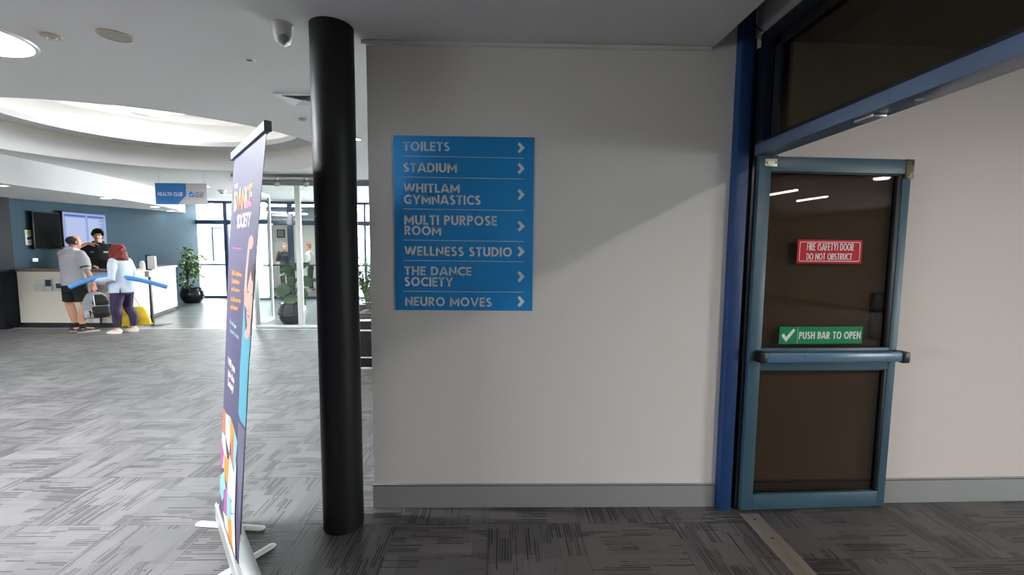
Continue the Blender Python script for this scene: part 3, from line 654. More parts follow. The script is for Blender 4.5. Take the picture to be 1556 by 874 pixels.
gym_light(-7.25, 14.1, .3, .1, 'gym ceiling light nearest the glazing, seen left of the white mullion')
gym_light(-7.55, 15.2, .3, .1, 'gym ceiling light deeper in, above the framed pictures')
gym_light(-6.9, 14.7, .35, .1, 'gym ceiling light seen right of the white mullion')
def framed(x0, x1, y0, y1, label):
    a = P_y(x0, y1, 16.98); b = P_y(x1, y0, 16.98); t = thing('framed_picture', label, 'picture', ((a.x+b.x)/2, 17.0, a.z), 0, 'framed pictures in the gym'); w = (b.x-a.x)/2; h = b.z-a.z
    bm = B(); box(bm, -w, w, -.03, 0, 0, h, .004); obj('frame', bm, BLACKPL, t)
    bm = B(); box(bm, -w+.04, w-.04, -.034, -.03, .04, h-.04); obj('print', bm, mat('print_grey', (150, 148, 136), .5, var=.5, scale=9), t)
framed(421, 432.5, 349, 361.5, 'larger black framed picture on the gym wall, left of the two')
framed(437, 446, 351, 362, 'smaller black framed picture on the gym wall beside the blue mullion')
p = P_y(423, 373, 16.9)
bm = B(); tube(bm, [(0, 0, 0), (0, -.03, 0), (0, -.05, 0)], [.25, .25, .23], 32); o = obj('round_target', bm, WHITEPC, loc=(p.x+.06, 17.0, p.z-.05)); tag(o, 'large white round board on the gym wall below the pictures', 'board')
# gym equipment bench (dark) in front of the gym wall
t = thing('gym_bench', 'dark padded gym bench on a steel frame beyond the glazing', 'gym bench', (-6.55, 14.9, 0))
bm = B(); box(bm, -.45, .45, -.15, .15, .42, .52, .03); obj('pad', bm, BLACKPL, t)
bm = B(); box(bm, .25, .42, -.14, .14, .5, 1.05, .03); obj('backrest', bm, BLACKPL, t)
for x in (-.38, .38):
    bm = B(); tube(bm, [(x, -.2, .0), (x, -.1, .42)], .02, 8); tube(bm, [(x, .2, .0), (x, .1, .42)], .02, 8); obj('leg', bm, ALU, t)
# notice on the glass
a = P_y(392, 417, GY-.06); b = P_y(404.5, 384, GY-.06)
bm = B(); box(bm, a.x, b.x, GY-.058, GY-.052, a.z, b.z); tag(obj('notice', bm, mat('pale_paper', (214, 228, 232), .6)), 'pale paper notice stuck to the far glazing behind the glass door', 'notice')

# ================================================================== GLASS PARTITION
PY = 8.35
pt = bpy.data.objects.new('window_3', None); COL.objects.link(pt); struct(pt, 'white framed glass partition between foyer and lounge')
pxl = P_y(385, 400, PY).x; pmx0, pmx1 = P_y(451.5, 400, PY).x, P_y(459, 400, PY).x
zt0, zt1 = 2.69, 2.775
bm = B(); box(bm, pxl, 3., PY-.03, PY+.05, zt0, zt1, .004); obj('head_rail', bm, mat('grey_rail', (150, 154, 154), .5), pt)
bm = B(); box(bm, pxl, 3., PY-.03, PY+.04, 0, .045, .004); obj('bottom_rail', bm, WHITEPC, pt)
for a, b in ((pmx0, pmx1), (pxl, pxl+.035), (-2.05, -1.96), (-.2, -.11), (1.6, 1.69)):
    bm = B(); box(bm, a, b, PY-.03, PY+.04, .045, zt0, .004); obj('mullion', bm, WHITEPC, pt)
for a, b in ((pmx1, -2.05), (-1.96, -.2), (-.11, 1.6), (1.69, 3.0)):
    bm = B(); box(bm, a, b, PY+.004, PY+.012, .045, zt0); obj('pane', bm, CLEAR, pt)
bm = B(); box(bm, pxl+.035, pmx0, PY+.004, PY+.012, .045, zt0); obj('pane', bm, CLEAR, pt)
# open glass leaf standing inside
d2 = bpy.data.objects.new('door_2', None); COL.objects.link(d2); d2.location = (pxl+.02, PY+.06, 0); struct(d2, 'white framed glass door standing open into the lounge')
e = P_z(416, 486.5); ang = math.atan2(e.y-d2.location.y, e.x-d2.location.x); d2.rotation_euler = (0, 0, ang); dl = math.hypot(e.x-d2.location.x, e.y-d2.location.y)
for nm, a, b, z0, z1, m in (('stile', dl-.06, dl, .02, 2.62, WHITEPC), ('stile', 0, .05, .02, 2.62, WHITEPC), ('bottom_rail', .05, dl-.06, .02, .09, WHITEPC), ('top_rail', .05, dl-.06, 2.55, 2.62, ALU)):
    bm = B(); box(bm, a, b, -.02, .02, z0, z1, .003); obj(nm, bm, m, d2)
bm = B(); box(bm, .05, dl-.06, -.004, .004, .09, 2.55); obj('pane', bm, CLEAR, d2)
bm = B(); box(bm, dl-.05, dl-.01, -.05, .05, 2.0, 2.03); obj('door_stop', bm, ALU, d2)

# ================================================================== CEILING FITTINGS
TILT = Matrix.Rotation(math.atan(SL), 4, 'X')
def on_ceiling(name, label, cat, px, py, off=0., group=None):
    p = P_c(px, py, off); t = thing(name, label, cat, p, 0, group); t.rotation_euler = (math.atan(SL), 0, 0); return t
def downlight(px, py, r, label, off=0.):
    t = on_ceiling('downlight', label, 'downlight', px, py, off, 'recessed ceiling downlights')
    bm = B(); lathe(bm, [(r*.78, -.002), (r*.80, -.008), (r, -.006), (r*1.02, 0), (r*.78, 0)], 28); obj('trim_ring', bm, WHITEPC, t)
    bm = B(); lathe(bm, [(0, -.004), (r*.78, -.004), (r*.78, -.001), (0, -.001)], 28); obj('lens', bm, L_DOWN, t)
downlight(-2, 281.5, .1, 'bright downlight in the bulkhead at the far left of the reception desk', SOFF)
downlight(161, 301, .1, 'bright downlight in the bulkhead above the man and the desk clerk', SOFF)
downlight(235.5, 314, .1, 'bright downlight in the bulkhead behind the hanging HEALTH CLUB sign', SOFF)
downlight(259, 320.5, .1, 'bright downlight at the far right end of the reception bulkhead', SOFF)
downlight(541, 211, .055, 'bright downlight in the gap between column and sign wall')
downlight(345, 296, .11, 'bright downlight just left of the tall promotional banner')
downlight(315, 283.5, .05, 'small bright downlight at the right edge of the hanging HEALTH CLUB sign')
downlight(457, 290, .10, 'bright downlight behind the glass partition next to the white mullion')
for lab, x, y in (('large round glowing ceiling light at the upper left corner', -2.868, 2.439), ('large round light added out of view to brighten the foyer, in front of the reception bulkhead', -6.4, 2.9), ('large round light added out of view to brighten the foyer, beside the entrance wall', -9.2, 1.5), ('large round light added out of view to brighten the foyer, left of the viewpoint', -6.4, .4)):  # all but the first are unseen lights added to brighten the foyer floor
    t = thing('round_ceiling_light', lab, 'ceiling light', (x, y, CZ(y)), 0, 'large round foyer ceiling lights'); t.rotation_euler = (math.atan(SL), 0, 0)
    bm = B(); lathe(bm, [(.272, -.004), (.275, -.012), (.292, -.010), (.296, 0), (.272, 0)], 48); obj('trim_ring', bm, WHITEPC, t)
    bm = B(); lathe(bm, [(0, -.008), (.272, -.008), (.272, -.002), (0, -.002)], 48); obj('diffuser', bm, L_DISC, t)
CREAM = mat('aged_cream_plastic', (196, 186, 164), .5)
t = on_ceiling('smoke_detector', 'small cream smoke detector beside the large round ceiling light', 'smoke detector', 77, 54)
bm = B(); lathe(bm, [(0, -.016), (.020, -.016), (.026, -.010), (.043, -.008), (.046, 0), (0, 0)], 28); obj('body', bm, CREAM, t)
bm = B(); lathe(bm, [(0, -.021), (.014, -.020), (.016, -.016), (0, -.016)], 20); obj('sensor_cap', bm, CREAM, t)
t = on_ceiling('ceiling_speaker', 'round greenish grey speaker grille on the ceiling', 'speaker', 175.5, 54)
bm = B(); lathe(bm, [(.066, -.004), (.068, -.008), (.076, -.005), (.078, 0), (.066, 0)], 36); obj('rim', bm, CREAM, t)
bm = B(); lathe(bm, [(0, -.006), (.04, -.006), (.066, -.004), (.066, -.001), (0, -.001)], 36); obj('grille', bm, mat('speaker_mesh_grey', (168, 172, 158), .6, var=.3, scale=400), t)
t = on_ceiling('dome_camera', 'white dome security camera on the ceiling left of the column', 'camera', 429, 37)
bm = B(); lathe(bm, [(0, 0), (.048, 0), (.048, -.01), (.045, -.012), (.043, -.055), (.034, -.085), (.016, -.1), (0, -.102)], 32); obj('housing', bm, mat('white_plastic', (214, 214, 212), .35), t)
bm = B(); ball(bm, (.012, -.022, -.078), (.026, .022, .026), seg=18); obj('lens_dome', bm, mat('smoked_dome', (150, 152, 152), .1), t)
bm = B(); lathe(bm, [(.050, 0), (.050, -.006), (.046, -.006), (.046, 0)], 32); obj('base_ring', bm, MATS['white_plastic'], t)
t = on_ceiling('emergency_light', 'small white ring light with a dark centre on the ceiling, below the dome camera', 'emergency light', 379, 90.5)
bm = B(); lathe(bm, [(.018, -.004), (.022, -.008), (.034, -.004), (.036, 0), (.018, 0)], 28); obj('ring', bm, WHITEPC, t)
bm = B(); lathe(bm, [(0, -.004), (.018, -.003), (.018, 0), (0, 0)], 24); obj('lens', bm, BLACKPL, t)
t = on_ceiling('small_detector', 'tiny cream detector on the ceiling against the left edge of the column', 'detector', 461, 180.5)
bm = B(); lathe(bm, [(0, -.02), (.02, -.02), (.036, -.006), (.038, 0), (0, 0)], 24); obj('body', bm, CREAM, t)
for px, py, lab in ((337, 290.5, 'white detector above the far glazing, left of the banner'), (327, 308, 'white detector near the top of the far glazing')):
    t = on_ceiling('ceiling_detector', lab, 'detector', px, py-2)
    bm = B(); lathe(bm, [(0, -.075), (.05, -.07), (.065, -.04), (.085, -.03), (.085, 0), (0, 0)], 24); obj('body', bm, WHITEPC, t)
    bm = B(); lathe(bm, [(0, -.095), (.035, -.085), (.04, -.07), (0, -.07)], 16); obj('sensor_cap', bm, BLACKPL, t)
# air vent
a = P_c(415, 141); t = thing('ceiling_vent', 'square white four-way air vent on the ceiling left of the column', 'air vent', (a.x+.15, a.y+.15, CZ(a.y+.15))); t.rotation_euler = (math.atan(SL), 0, 0)
bm = B()
def sqring(bm, r0, z0, r1, z1):
    v0 = [bm.verts.new((x*r0, y*r0, z0)) for x, y in ((-1, -1), (1, -1), (1, 1), (-1, 1))]; v1 = [bm.verts.new((x*r1, y*r1, z1)) for x, y in ((-1, -1), (1, -1), (1, 1), (-1, 1))]
    for i in range(4): bm.faces.new([v0[i], v0[(i+1) % 4], v1[(i+1) % 4], v1[i]])
sqring(bm, .15, 0, .15, -.008); sqring(bm, .15, -.008, .125, -.010); sqring(bm, .125, -.01, .115, 0); obj('frame', bm, WHITEPC, t)
bm = B()
for r in (.11, .09, .07, .05, .03): sqring(bm, r, -.012, r-.022, .0)
obj('louvre', bm, WHITEPC, t, loc=(0, 0, .001))
bm = B(); box(bm, -.12, .12, -.12, .12, -.0015, -.0005); obj('duct', bm, mat('duct_grey', (90, 90, 90), .8), t)
# track with two spots
p0 = P_c(352, 264.5); p1 = P_c(520, 266); yt = p0.y; zt = CZ(yt)
tk = thing('light_track', 'grey ceiling track carrying two spotlights in front of the glass partition', 'light track', ((p0.x+p1.x)/2, yt, zt))
bm = B(); hw = (p1.x-p0.x)/2; box(bm, -hw, hw, -.03, .03, -.05, .002, .004); obj('rail', bm, mat('track_grey', (130, 130, 128), .5), tk)
for px, lab in ((420, 'left spotlight of the pair on the ceiling track'), (464, 'right spotlight of the pair on the ceiling track, by the column')):
    x = P_y(px, 270, yt).x; s = thing('track_spotlight', lab, 'spotlight', (x, yt, zt-.05), 0, 'spotlights on the ceiling track')
    bm = B(); box(bm, -.025, .025, -.018, .018, -.02, 0, .004); tube(bm, [(0, 0, -.02), (0, 0, -.045)], .012, 10); obj('mount', bm, ALU, s)
    bm = B(); tube(bm, [(-.035, -.0, -.05), (.01, -.03, -.095), (.03, -.045, -.115)], [.032, .045, .048], 18); obj('lamp_head', bm, mat('spot_grey', (176, 172, 160), .35, metal=.5), s)
    bm = B(); tube(bm, [(.031, -.0458, -.116), (.0325, -.047, -.1175)], .040, 18); obj('lens', bm, mat('spot_lens', (214, 212, 200), .2), s)

# ================================================================== HALLWAY BATTENS
BAT = 0
def batten(x, y, label, ln=1.2, along='y'):
    t = thing('fluorescent_batten', label, 'ceiling light', (x, y, 2.66), 0 if along == 'y' else math.pi/2, 'fluorescent battens in the hallway')
    bm = B(); box(bm, -.05, .05, -ln/2, ln/2, -.05, 0, .006); obj('housing', bm, WHITEPC, t)
    bm = B(); tube(bm, [(0, -ln/2+.02, -.065), (0, ln/2-.02, -.065)], .018, 12); obj('tube', bm, L_TUBE, t)
batten(5.52, -2.75, 'hallway batten behind the viewpoint, nearer one reflected in the door glass', .8)
batten(6.72, -3.45, 'hallway batten behind the viewpoint, farther one reflected in the door glass', .8)
t = thing('hall_lamp', 'round warm hallway ceiling lamp just inside the door opening, right of the viewpoint', 'ceiling light', (2.62, -.4, 2.66))
bm = B(); lathe(bm, [(.10, -.012), (.115, -.010), (.12, 0), (.10, 0)], 32); obj('trim_ring', bm, WHITEPC, t)
bm = B(); lathe(bm, [(0, -.006), (.10, -.006), (.10, -.001), (0, -.001)], 32); obj('lens', bm, L_HALL, t)
for k, (x, y) in enumerate(((-2.4, -3.2), (-5.6, -3.2), (-2.4, -6.6), (-5.6, -6.6))):  # unseen fill panels added to raise the ambient light
    t = thing('rear_fill_panel', ('added square fill light on the ceiling behind the viewpoint', 'added square fill light on the ceiling behind the viewpoint, far left', 'added square fill light on the ceiling at the rear wall', 'added square fill light on the ceiling at the rear wall, far left')[k], 'ceiling light', (x, y, CZ(y))); t.rotation_euler = (math.atan(SL), 0, 0)
    bm = B(); box(bm, -.32, .32, -.32, .32, -.012, .0); obj('frame', bm, WHITEPC, t)
    bm = B(); box(bm, -.28, .28, -.28, .28, -.016, -.012); obj('diffuser', bm, L_REAR, t)
t = thing('hall_downlight', 'small round hallway downlight reflected at the top corner of the door glass', 'downlight', (6.13, -1.42, 2.66))
bm = B(); lathe(bm, [(0, -.02), (.09, -.02), (.1, 0), (0, 0)], 24); obj('lens', bm, L_DOWN, t)
p = V((1.334, 2.40, 0)); a = P_y(1146.5, 35, 2.40); b = P_x(1163, 47.5, TX-.02)
bm = B(); tube(bm, [a, a+(b-a)*.3+V((0, 0, -.012)), a+(b-a)*.65+V((0, 0, -.012)), b], .0035, 8); tag(obj('cable', bm, BLACKPL), 'short black cable running from the blue post into the wall above the door', 'cable')

# ================================================================== RECEPTION DESK
CRN = V((-7.06, 8.26)); LFT = V((-9.045, 8.26)); END = P_z(270, 470); END = V((END.x, END.y))
sd = (END-CRN).normalized(); sn = V((-sd.y, sd.x))        # into the desk
if sn.x > 0: sn = -sn
def Lpoly(o, dep):      # desk outline, front grown by o, depth dep
    f = V((0, -1)); g = -sn
    c = CRN+V((0, -o)); k = (o - (-o*g.y))/max(1e-6, g.x) if False else None
    # corner where the two grown fronts meet
    y = CRN.y-o; q = CRN+g*o; tt = (y-q.y)/sd.y; cor = q+sd*tt
    e = END+g*o+sd*o; ei = END+sn*dep+sd*o
    yi = CRN.y+dep; qi = CRN+sn*dep; ti = (yi-qi.y)/sd.y; cori = qi+sd*ti
    return [V((LFT.x, y)), cor, e, ei, cori, V((LFT.x, yi))]
dk = thing('reception_desk', 'cream L-shaped reception desk with a grey brown top', 'reception desk', (CRN.x, CRN.y, 0))
def dpr(name, o, dep, z0, z1, m):
    bm = B(); prism(bm, [(p.x-CRN.x, p.y-CRN.y, z0) for p in Lpoly(o, dep)], (0, 0, z1-z0)); return obj(name, bm, m, dk)
dpr('kickboard', -.035, .26, 0, .085, mat('dark_kickboard', (46, 46, 48), .5))
dpr('front_panel', 0, .30, .085, 1.045, mat('cream_laminate', (232, 226, 212), .45, var=.01))
dpr('worktop', .03, .36, 1.045, 1.09, mat('grey_brown_laminate', (122, 112, 102), .4, var=.12, scale=20))
bm = B(); prism(bm, [(LFT.x-CRN.x, .30, .72), (-.5, .30, .72), (-.5, .85, .72), (LFT.x-CRN.x, .85, .72)], (0, 0, .03)); obj('inner_desk', bm, MATS['cream_laminate'], dk)
bm = B(); box(bm, LFT.x-CRN.x, LFT.x-CRN.x+.03, .3, .85, 0, .72); obj('inner_leg_panel', bm, MATS['cream_laminate'], dk)
bm = B(); box(bm, -.53, -.5, .3, .85, 0, .72); obj('inner_leg_panel', bm, MATS['cream_laminate'], dk)
WTZ = 1.09
def on_front(px, py, y=8.26): return P_y(px, py, y)
ACR = glass('acrylic', (.97, .98, .98), .35)
hold = [(51, 64.5, 425, 442, None, 'empty clear brochure holder at the left of the desk front'), (66, 76.5, 424, 442, 'a', 'clear brochure holder with narrow leaflets, second from the left on the desk front'), (82, 95, 425, 442, 'b', 'clear brochure holder behind the man in the grey shirt'), (145, 157.5, 424.5, 442.5, 'c', 'clear brochure holder just right of the black and grey backpack'), (159.5, 173, 424.5, 442.5, 'd', 'clear brochure holder beside the red haired woman')]
blab = {'a': 'dark and white leaflet in the second brochure holder', 'b': 'white leaflet with a picture in the holder behind the man', 'c': 'grey leaflet in the holder right of the backpack', 'd': 'white leaflet with red print in the holder beside the woman'}
for x0, x1, y0, y1, k, lab in hold:
    a = on_front(x0, y1, 8.21); b = on_front(x1, y0, 8.21); w = (b.x-a.x)/2; h = b.z-a.z
    t = thing('brochure_holder', lab, 'brochure holder', ((a.x+b.x)/2, 8.26, a.z), 0, 'brochure holders on the desk front')
    bm = B(); box(bm, -w, w, -.006, -.002, 0, h); obj('back_plate', bm, ACR, t)
    bm = B(); box(bm, -w, w, -.045, -.042, 0, h*.55); box(bm, -w, -w+.003, -.042, -.006, 0, h*.55); box(bm, w-.003, w, -.042, -.006, 0, h*.55); box(bm, -w, w, -.045, -.002, -.003, 0); obj('pocket', bm, ACR, t)
    if k:
        br = thing('brochure', blab[k], 'brochure', ((a.x+b.x)/2, 8.244, a.z+.004), 0, 'brochures on the desk front')
        bm = B(); box(bm, -w*.9, w*.9, -.012, 0, 0, h*1.02); obj('cover', bm, mat('brochure_white_'+k, (222, 224, 226), .4), br)
        cols = {'a': ((40, 44, 56), .35, .9), 'b': ((70, 62, 70), .2, .62), 'c': ((176, 178, 184), .1, .5), 'd': ((190, 60, 60), .62, .9)}[k]
        bm = B(); box(bm, -w*.75, w*.75, -.0135, -.012, h*cols[1], h*cols[2]); obj('cover_picture', bm, mat('brochure_ink_'+k, cols[0], .5, var=.5, scale=25), br)
# desk computer screen, cup, bottle
a = P_y(149.5, 406, 8.72); b = P_y(183, 394.5, 8.72); mcx = (a.x+b.x)/2; mw = (b.x-a.x)/2
t = thing('computer_monitor', 'black computer monitor with a ring logo on its back, on the reception desk', 'monitor', (mcx, 8.72, .75))
mh = b.z-.75
bm = B(); box(bm, -mw, mw, 0, .035, mh-.34, mh, .008); obj('back_shell', bm, BLACKPL, t)
bm = B(); box(bm, -mw+.015, mw-.015, .035, .037, mh-.325, mh-.015); obj('screen', bm, emit('monitor_glow', (.6, .75, 1), .15), t)
bm = B(); box(bm, -.03, .03, .005, .04, .012, mh-.2, .004); obj('stand_neck', bm, BLACKPL, t)
bm = B(); box(bm, -.12, .12, -.06, .12, 0, .014, .004); obj('stand_base', bm, BLACKPL, t)
bm = B(); cxx = mw*.62; N_ = 28; zz = mh-.12
va = [bm.verts.new((cxx+.052*math.cos(2*math.pi*i/N_), -.0015, zz+.052*math.sin(2*math.pi*i/N_))) for i in range(N_)]; vb = [bm.verts.new((cxx+.045*math.cos(2*math.pi*i/N_), -.0015, zz+.045*math.sin(2*math.pi*i/N_))) for i in range(N_)]
for i in range(N_): bm.faces.new([va[i], va[(i+1) % N_], vb[(i+1) % N_], vb[i]])
text_quad(bm, 'DELL', (cxx-.036, -.0015, zz-.014), (cxx+.036, -.0015, zz-.014), (cxx+.036, -.0015, zz+.014), (cxx-.036, -.0015, zz+.014), bold=.02)
flat('ring_logo', bm, mat('logo_silver', (170, 172, 176), .4), t)
p = P_y(166.5, 409, 8.42)
bm = B(); lathe(bm, [(0, 0), (.028, 0), (.031, .10), (.028, .10), (.026, .01), (0, .01)], 20); o = obj('paper_cup', bm, WHITEPC, loc=(p.x, 8.42, WTZ)); tag(o, 'small white cup on the desk top below the monitor logo', 'cup')
bp = V((P_y(216.5, 409, 8.62).x, 8.62))
t = thing('tissue_dispenser', 'white rounded dispenser standing on the desk top beside the sanitiser stand', 'dispenser', (bp.x, bp.y, WTZ))
bm = B(); lathe(bm, [(0, 0), (.044, 0), (.044, .09), (.038, .13), (.026, .15), (0, .152)], 24); obj('body', bm, WHITEPC, t)
bm = B(); lathe(bm, [(.022, .148), (.022, .158), (0, .16)], 18); obj('cap', bm, WHITEPC, t)
# sanitiser stand
p = P_z(236, 493.5)
t = thing('sanitiser_stand', 'black floor stand with a white hand sanitiser dispenser at the desk corner', 'sanitiser stand', (p.x, p.y, 0))
sxp = P_y(229.5, 450, p.y).x-p.x
def szz(py): return P_y(229, py, p.y).z
bm = B(); box(bm, sxp-.06, sxp+.28, -.16, .16, 0, .008, .003); obj('base', bm, BLACKPC, t)
bm = B(); box(bm, sxp-.022, sxp+.022, -.02, .02, .008, szz(412), .004); obj('pole', bm, BLACKPC, t)
bm = B(); box(bm, sxp-.06, sxp+.05, -.012, .012, szz(411), szz(387.5), .004); obj('back_plate', bm, BLACKPC, t)
bm = B(); box(bm, sxp+.02, sxp+.165, -.075, -.012, szz(409), szz(389), .02); obj('dispenser', bm, WHITEPC, t)
bm = B(); box(bm, sxp-.035, sxp+.045, -.08, .0, szz(421), szz(412), .004); obj('drip_tray', bm, mat('tray_grey', (150, 146, 144), .4), t)
# wall things behind the desk (wall runs back from the post)
wdir = (bwb-bwa).normalized(); wn = V((wdir.y, -wdir.x))       # out of the wall, to the room
if wn.x < 0: wn = -wn
WROT = math.atan2(wdir.y, wdir.x)
def wp(px, py, off=.0): q = bwa+wn*off; return P_pl(px, py, (q.x, q.y, 0), (wn.x, wn.y, 0))
def wall_thing(name, label, cat, x0, x1, ytl, ybl, off, group=None):
    a = wp(x0, ybl, off); b = wp(x1, ybl, off); tz = wp(x0, ytl, off).z
    w = math.hypot(b.x-a.x, b.y-a.y); t = thing(name, label, cat, (a.x, a.y, a.z), WROT, group); return t, w, tz-a.z   # local x along wall, -y out into the room
def lbox(name, x0, x1, y0, y1, z0, z1, m, par, bev=.0):
    bm = B(); box(bm, x0, x1, y0, y1, z0, z1, bev); return obj(name, bm, m, par)
t, w, h = wall_thing('television', 'switched off black television on the blue wall, left of the lit screen', 'television', 53, 95, 321, 379, .081)
lbox('casing', 0, w, 0, .05, 0, h, BLACKPL, t, .006); lbox('screen', .015, w-.015, -.002, 0, .015, h-.015, mat('dark_screen', (8, 8, 9), .6, spec=.04), t); lbox('wall_bracket', w*.3, w*.7, .05, .08, h*.3, h*.7, BLACKPL, t)
t, w, h = wall_thing('schedule_screen', 'lit lilac schedule screen on the blue wall behind the desk clerk', 'screen', 97.5, 163.5, 320.5, 376, .102)
SCR = emit('screen_lilac', (.36, .45, .80), .17); SCRL = emit('screen_pale', (.62, .70, .92), .19); SCRD = emit('screen_blue', (.10, .18, .55), .16)
lbox('casing', 0, w, 0, .05, 0, h, BLACKPL, t, .004); lbox('screen', .018, w-.018, -.002, 0, .018, h-.018, SCR, t); lbox('wall_bracket', w*.3, w*.7, .05, .1, h*.3, h*.7, BLACKPL, t)
bm = B()
for k in range(18):
    z = h-.15-k*(h-.22)/18
    for x0, x1 in ((.07, w*.50), (w*.56, w*.56+w*.38*random.uniform(.6, 1))): box(bm, x0, x1, -.003, -.002, z, z+.016)
obj('text_lines', bm, SCRL, t)
lbox('header_bar', .05, w*.51, -.003, -.002, h-.10, h-.065, SCRD, t); lbox('header_bar', w*.55, w-.06, -.003, -.002, h-.10, h-.065, SCRD, t)
t, w, h = wall_thing('poster', 'small white poster with a yellow patch on the blue wall', 'poster', 39.5, 56.5, 349.5, 372.5, .004)
lbox('paper', 0, w, 0, .003, 0, h, mat('poster_paper', (228, 230, 230), .5), t); lbox('yellow_patch', w*.1, w*.86, -.001, 0, h*.70, h*.96, mat('poster_yellow', (218, 204, 96), .5), t)
bm = B(); tube(bm, [(w*.25, -.002, h*.44), (w*.75, -.002, h*.54)], .03, 10, round_=True, flat=.1, up=(0, 1, 0)); obj('picture', bm, mat('poster_ink', (52, 54, 70), .5), t)
lbox('caption_line', w*.2, w*.8, -.001, 0, h*.18, h*.24, mat('poster_grey', (150, 150, 156), .5), t)
t, w, h = wall_thing('wall_socket_box', 'small white socket box with a dangling lead below the poster', 'socket box', 50, 58.5, 392.5, 398, .03)
lbox('cover', 0, w, 0, .03, 0, h, WHITEPC, t, .006)
bm = B(); tube(bm, [(.03, .015, 0), (-.02, .01, -.1), (-.09, .02, -.2)], .005, 6); tube(bm, [(w-.03, .015, 0), (w, .012, -.12), (w+.01, .01, -.2)], .005, 6); obj('lead', bm, BLACKPL, t)

# ================================================================== HANGING SIGN
hyy = 7.5
a = P_y(237, 310.3, hyy); b = P_y(313.5, 279, hyy); hw = (b.x-a.x)/2; hc = (a.x+b.x)/2; hz = b.z-a.z
def hpx(px, py, y=-.0012): q = P_y(px, py, hyy); return V((q.x-hc, y, q.z-a.z))
t = thing('hanging_sign', 'hanging blue and grey sign reading HEALTH CLUB', 'sign', (hc, hyy, a.z))
bm = B(); box(bm, -hw, hw, 0, .012, 0, hz); obj('panel', bm, mat('sign_grey', (196, 194, 196), .5, var=.01), t)
bm = B(); q = hpx(283, 297); q2_ = hpx(270.5, 310); poly(bm, [(-hw, -.001, hz), (-hw, -.001, 0), (q2_.x, -.001, 0), (q.x, -.001, q.z), (q.x, -.001, hz)]); flat('blue_field', bm, mat('sign_blue_dark', (14, 112, 186), .5), t)
bm = B(); caps_quad(bm, 'HEALTH CLUB', hpx(239.8, 297.6), hpx(277.3, 298.2), hpx(277.3, 292.4), hpx(239.8, 291.8)); flat('lettering', bm, SIGNWHITE, t)
bm = B(); caps_quad(bm, 'WHITLAM', hpx(295.9, 294.0), hpx(310.5, 294.2), hpx(310.5, 291.9), hpx(295.9, 291.8)); flat('logo_lettering', bm, MATS['sign_blue_dark'], t)
bm = B(); caps_quad(bm, 'LEISURE', hpx(295.9, 297.2), hpx(309, 297.3), hpx(309, 294.9), hpx(295.9, 294.8)); flat('logo_lettering', bm, BLACKPL, t); bm = B(); caps_quad(bm, 'CENTRE.', hpx(295.9, 300.4), hpx(309.6, 300.5), hpx(309.6, 298), hpx(295.9, 297.9)); flat('logo_lettering', bm, BLACKPL, t)
lg0 = hpx(287.2, 299.4); lg1 = hpx(295, 291); lw, lh = lg1.x-lg0.x, lg1.z-lg0.z
bm = B(); poly(bm, [(lg0.x+lw*x, -.0012, lg0.z+lh*z) for x, z in ((.12, 0), (.85, 0), (1, .15), (1, .5), (.85, .66), (.72, .66), (.66, .92), (.5, 1), (.3, .95), (.12, .8), (0, .6), (0, .14))]); lgo = flat('logo_mark', bm, SIGNBLUE, t)
bm = B(); poly(bm, [(lg0.x+lw*x, -.0018, lg0.z+lh*z) for x, z in ((.2, .42), (.45, .22), (.8, .46), (.74, .54), (.46, .36), (.28, .5))]); flat('logo_wave', bm, SIGNWHITE, lgo)
for px in (240.7, 308.8):
    q = hpx(px, 279); bm = B(); tube(bm, [(q.x, .006, hz), (q.x, .006, CZ(hyy)-a.z)], .003, 6); obj('wire', bm, ALU, t)

# ================================================================== BANNER
Ft, Nt = P_z(356, 241, 2.0), P_z(405, 197, 2.0); Fb = P_y(333, 770, 2.3)
bn = (Nt-Ft).cross(Fb-Ft).normalized()
if bn.dot(EYE-Ft) < 0: bn = -bn
def Q(px, py, o=.0): return P_pl(px, py, Ft, bn)+bn*o
Nb = Q(361, 865)
bdir = V((Nt.x-Ft.x, Nt.y-Ft.y, 0)).normalized(); bside = V((bn.x, bn.y, 0)).normalized()
BO = V(((Fb.x+Nb.x)/2, (Fb.y+Nb.y)/2, 0))
bt = thing('promotional_banner', 'tall narrow purple roll-up banner reading THE DANCE SOCIETY seen almost edge-on', 'banner', BO)
def LQ(px, py, o=.0): return Q(px, py, o)-BO
left = [(356, 241), (354.2, 262), (351, 320), (347.5, 392), (344.5, 470), (341.4, 565), (338.5, 640), (335.2, 722), (333, 770)]
right = [(405, 199), (399, 266), (394, 325), (388.2, 398), (383.4, 488), (377.6, 560), (373.2, 655), (367.2, 765), (361, 865)]
NAVY = mat('banner_purple', (70, 65, 96), .6, var=.03)
def strip(nm, L_, R_, o, m, n=8):
    bm = B(); g = []
    for (a, b) in zip(L_, R_):
        A, Bq = LQ(*a, o), LQ(*b, o); g.append([bm.verts.new(A.lerp(Bq, k/n)) for k in range(n+1)])
    for r0, r1 in zip(g, g[1:]):
        for k in range(n): bm.faces.new([r0[k], r0[k+1], r1[k+1], r1[k]])
    return bm
bm = strip('print', left, right, 0, NAVY)
ge = bmesh.ops.extrude_face_region(bm, geom=list(bm.faces)); bmesh.ops.translate(bm, verts=[v for v in ge['geom'] if isinstance(v, bmesh.types.BMVert)], vec=-bn*.002)
pr = obj('print', bm, NAVY, bt)
def art(name, pts, m, o=.0012):
    bm = B(); poly(bm, [LQ(x, y, o) for x, y in pts]); return flat(name, bm, m, pr)
def btext(s, tlp, trp, brp, blp, m, bold=.01, nm='lettering'):
    bm = B(); text_quad(bm, s, LQ(*blp, .0016), LQ(*brp, .0016), LQ(*trp, .0016), LQ(*tlp, .0016), bold=bold); return flat(nm, bm, m, pr)
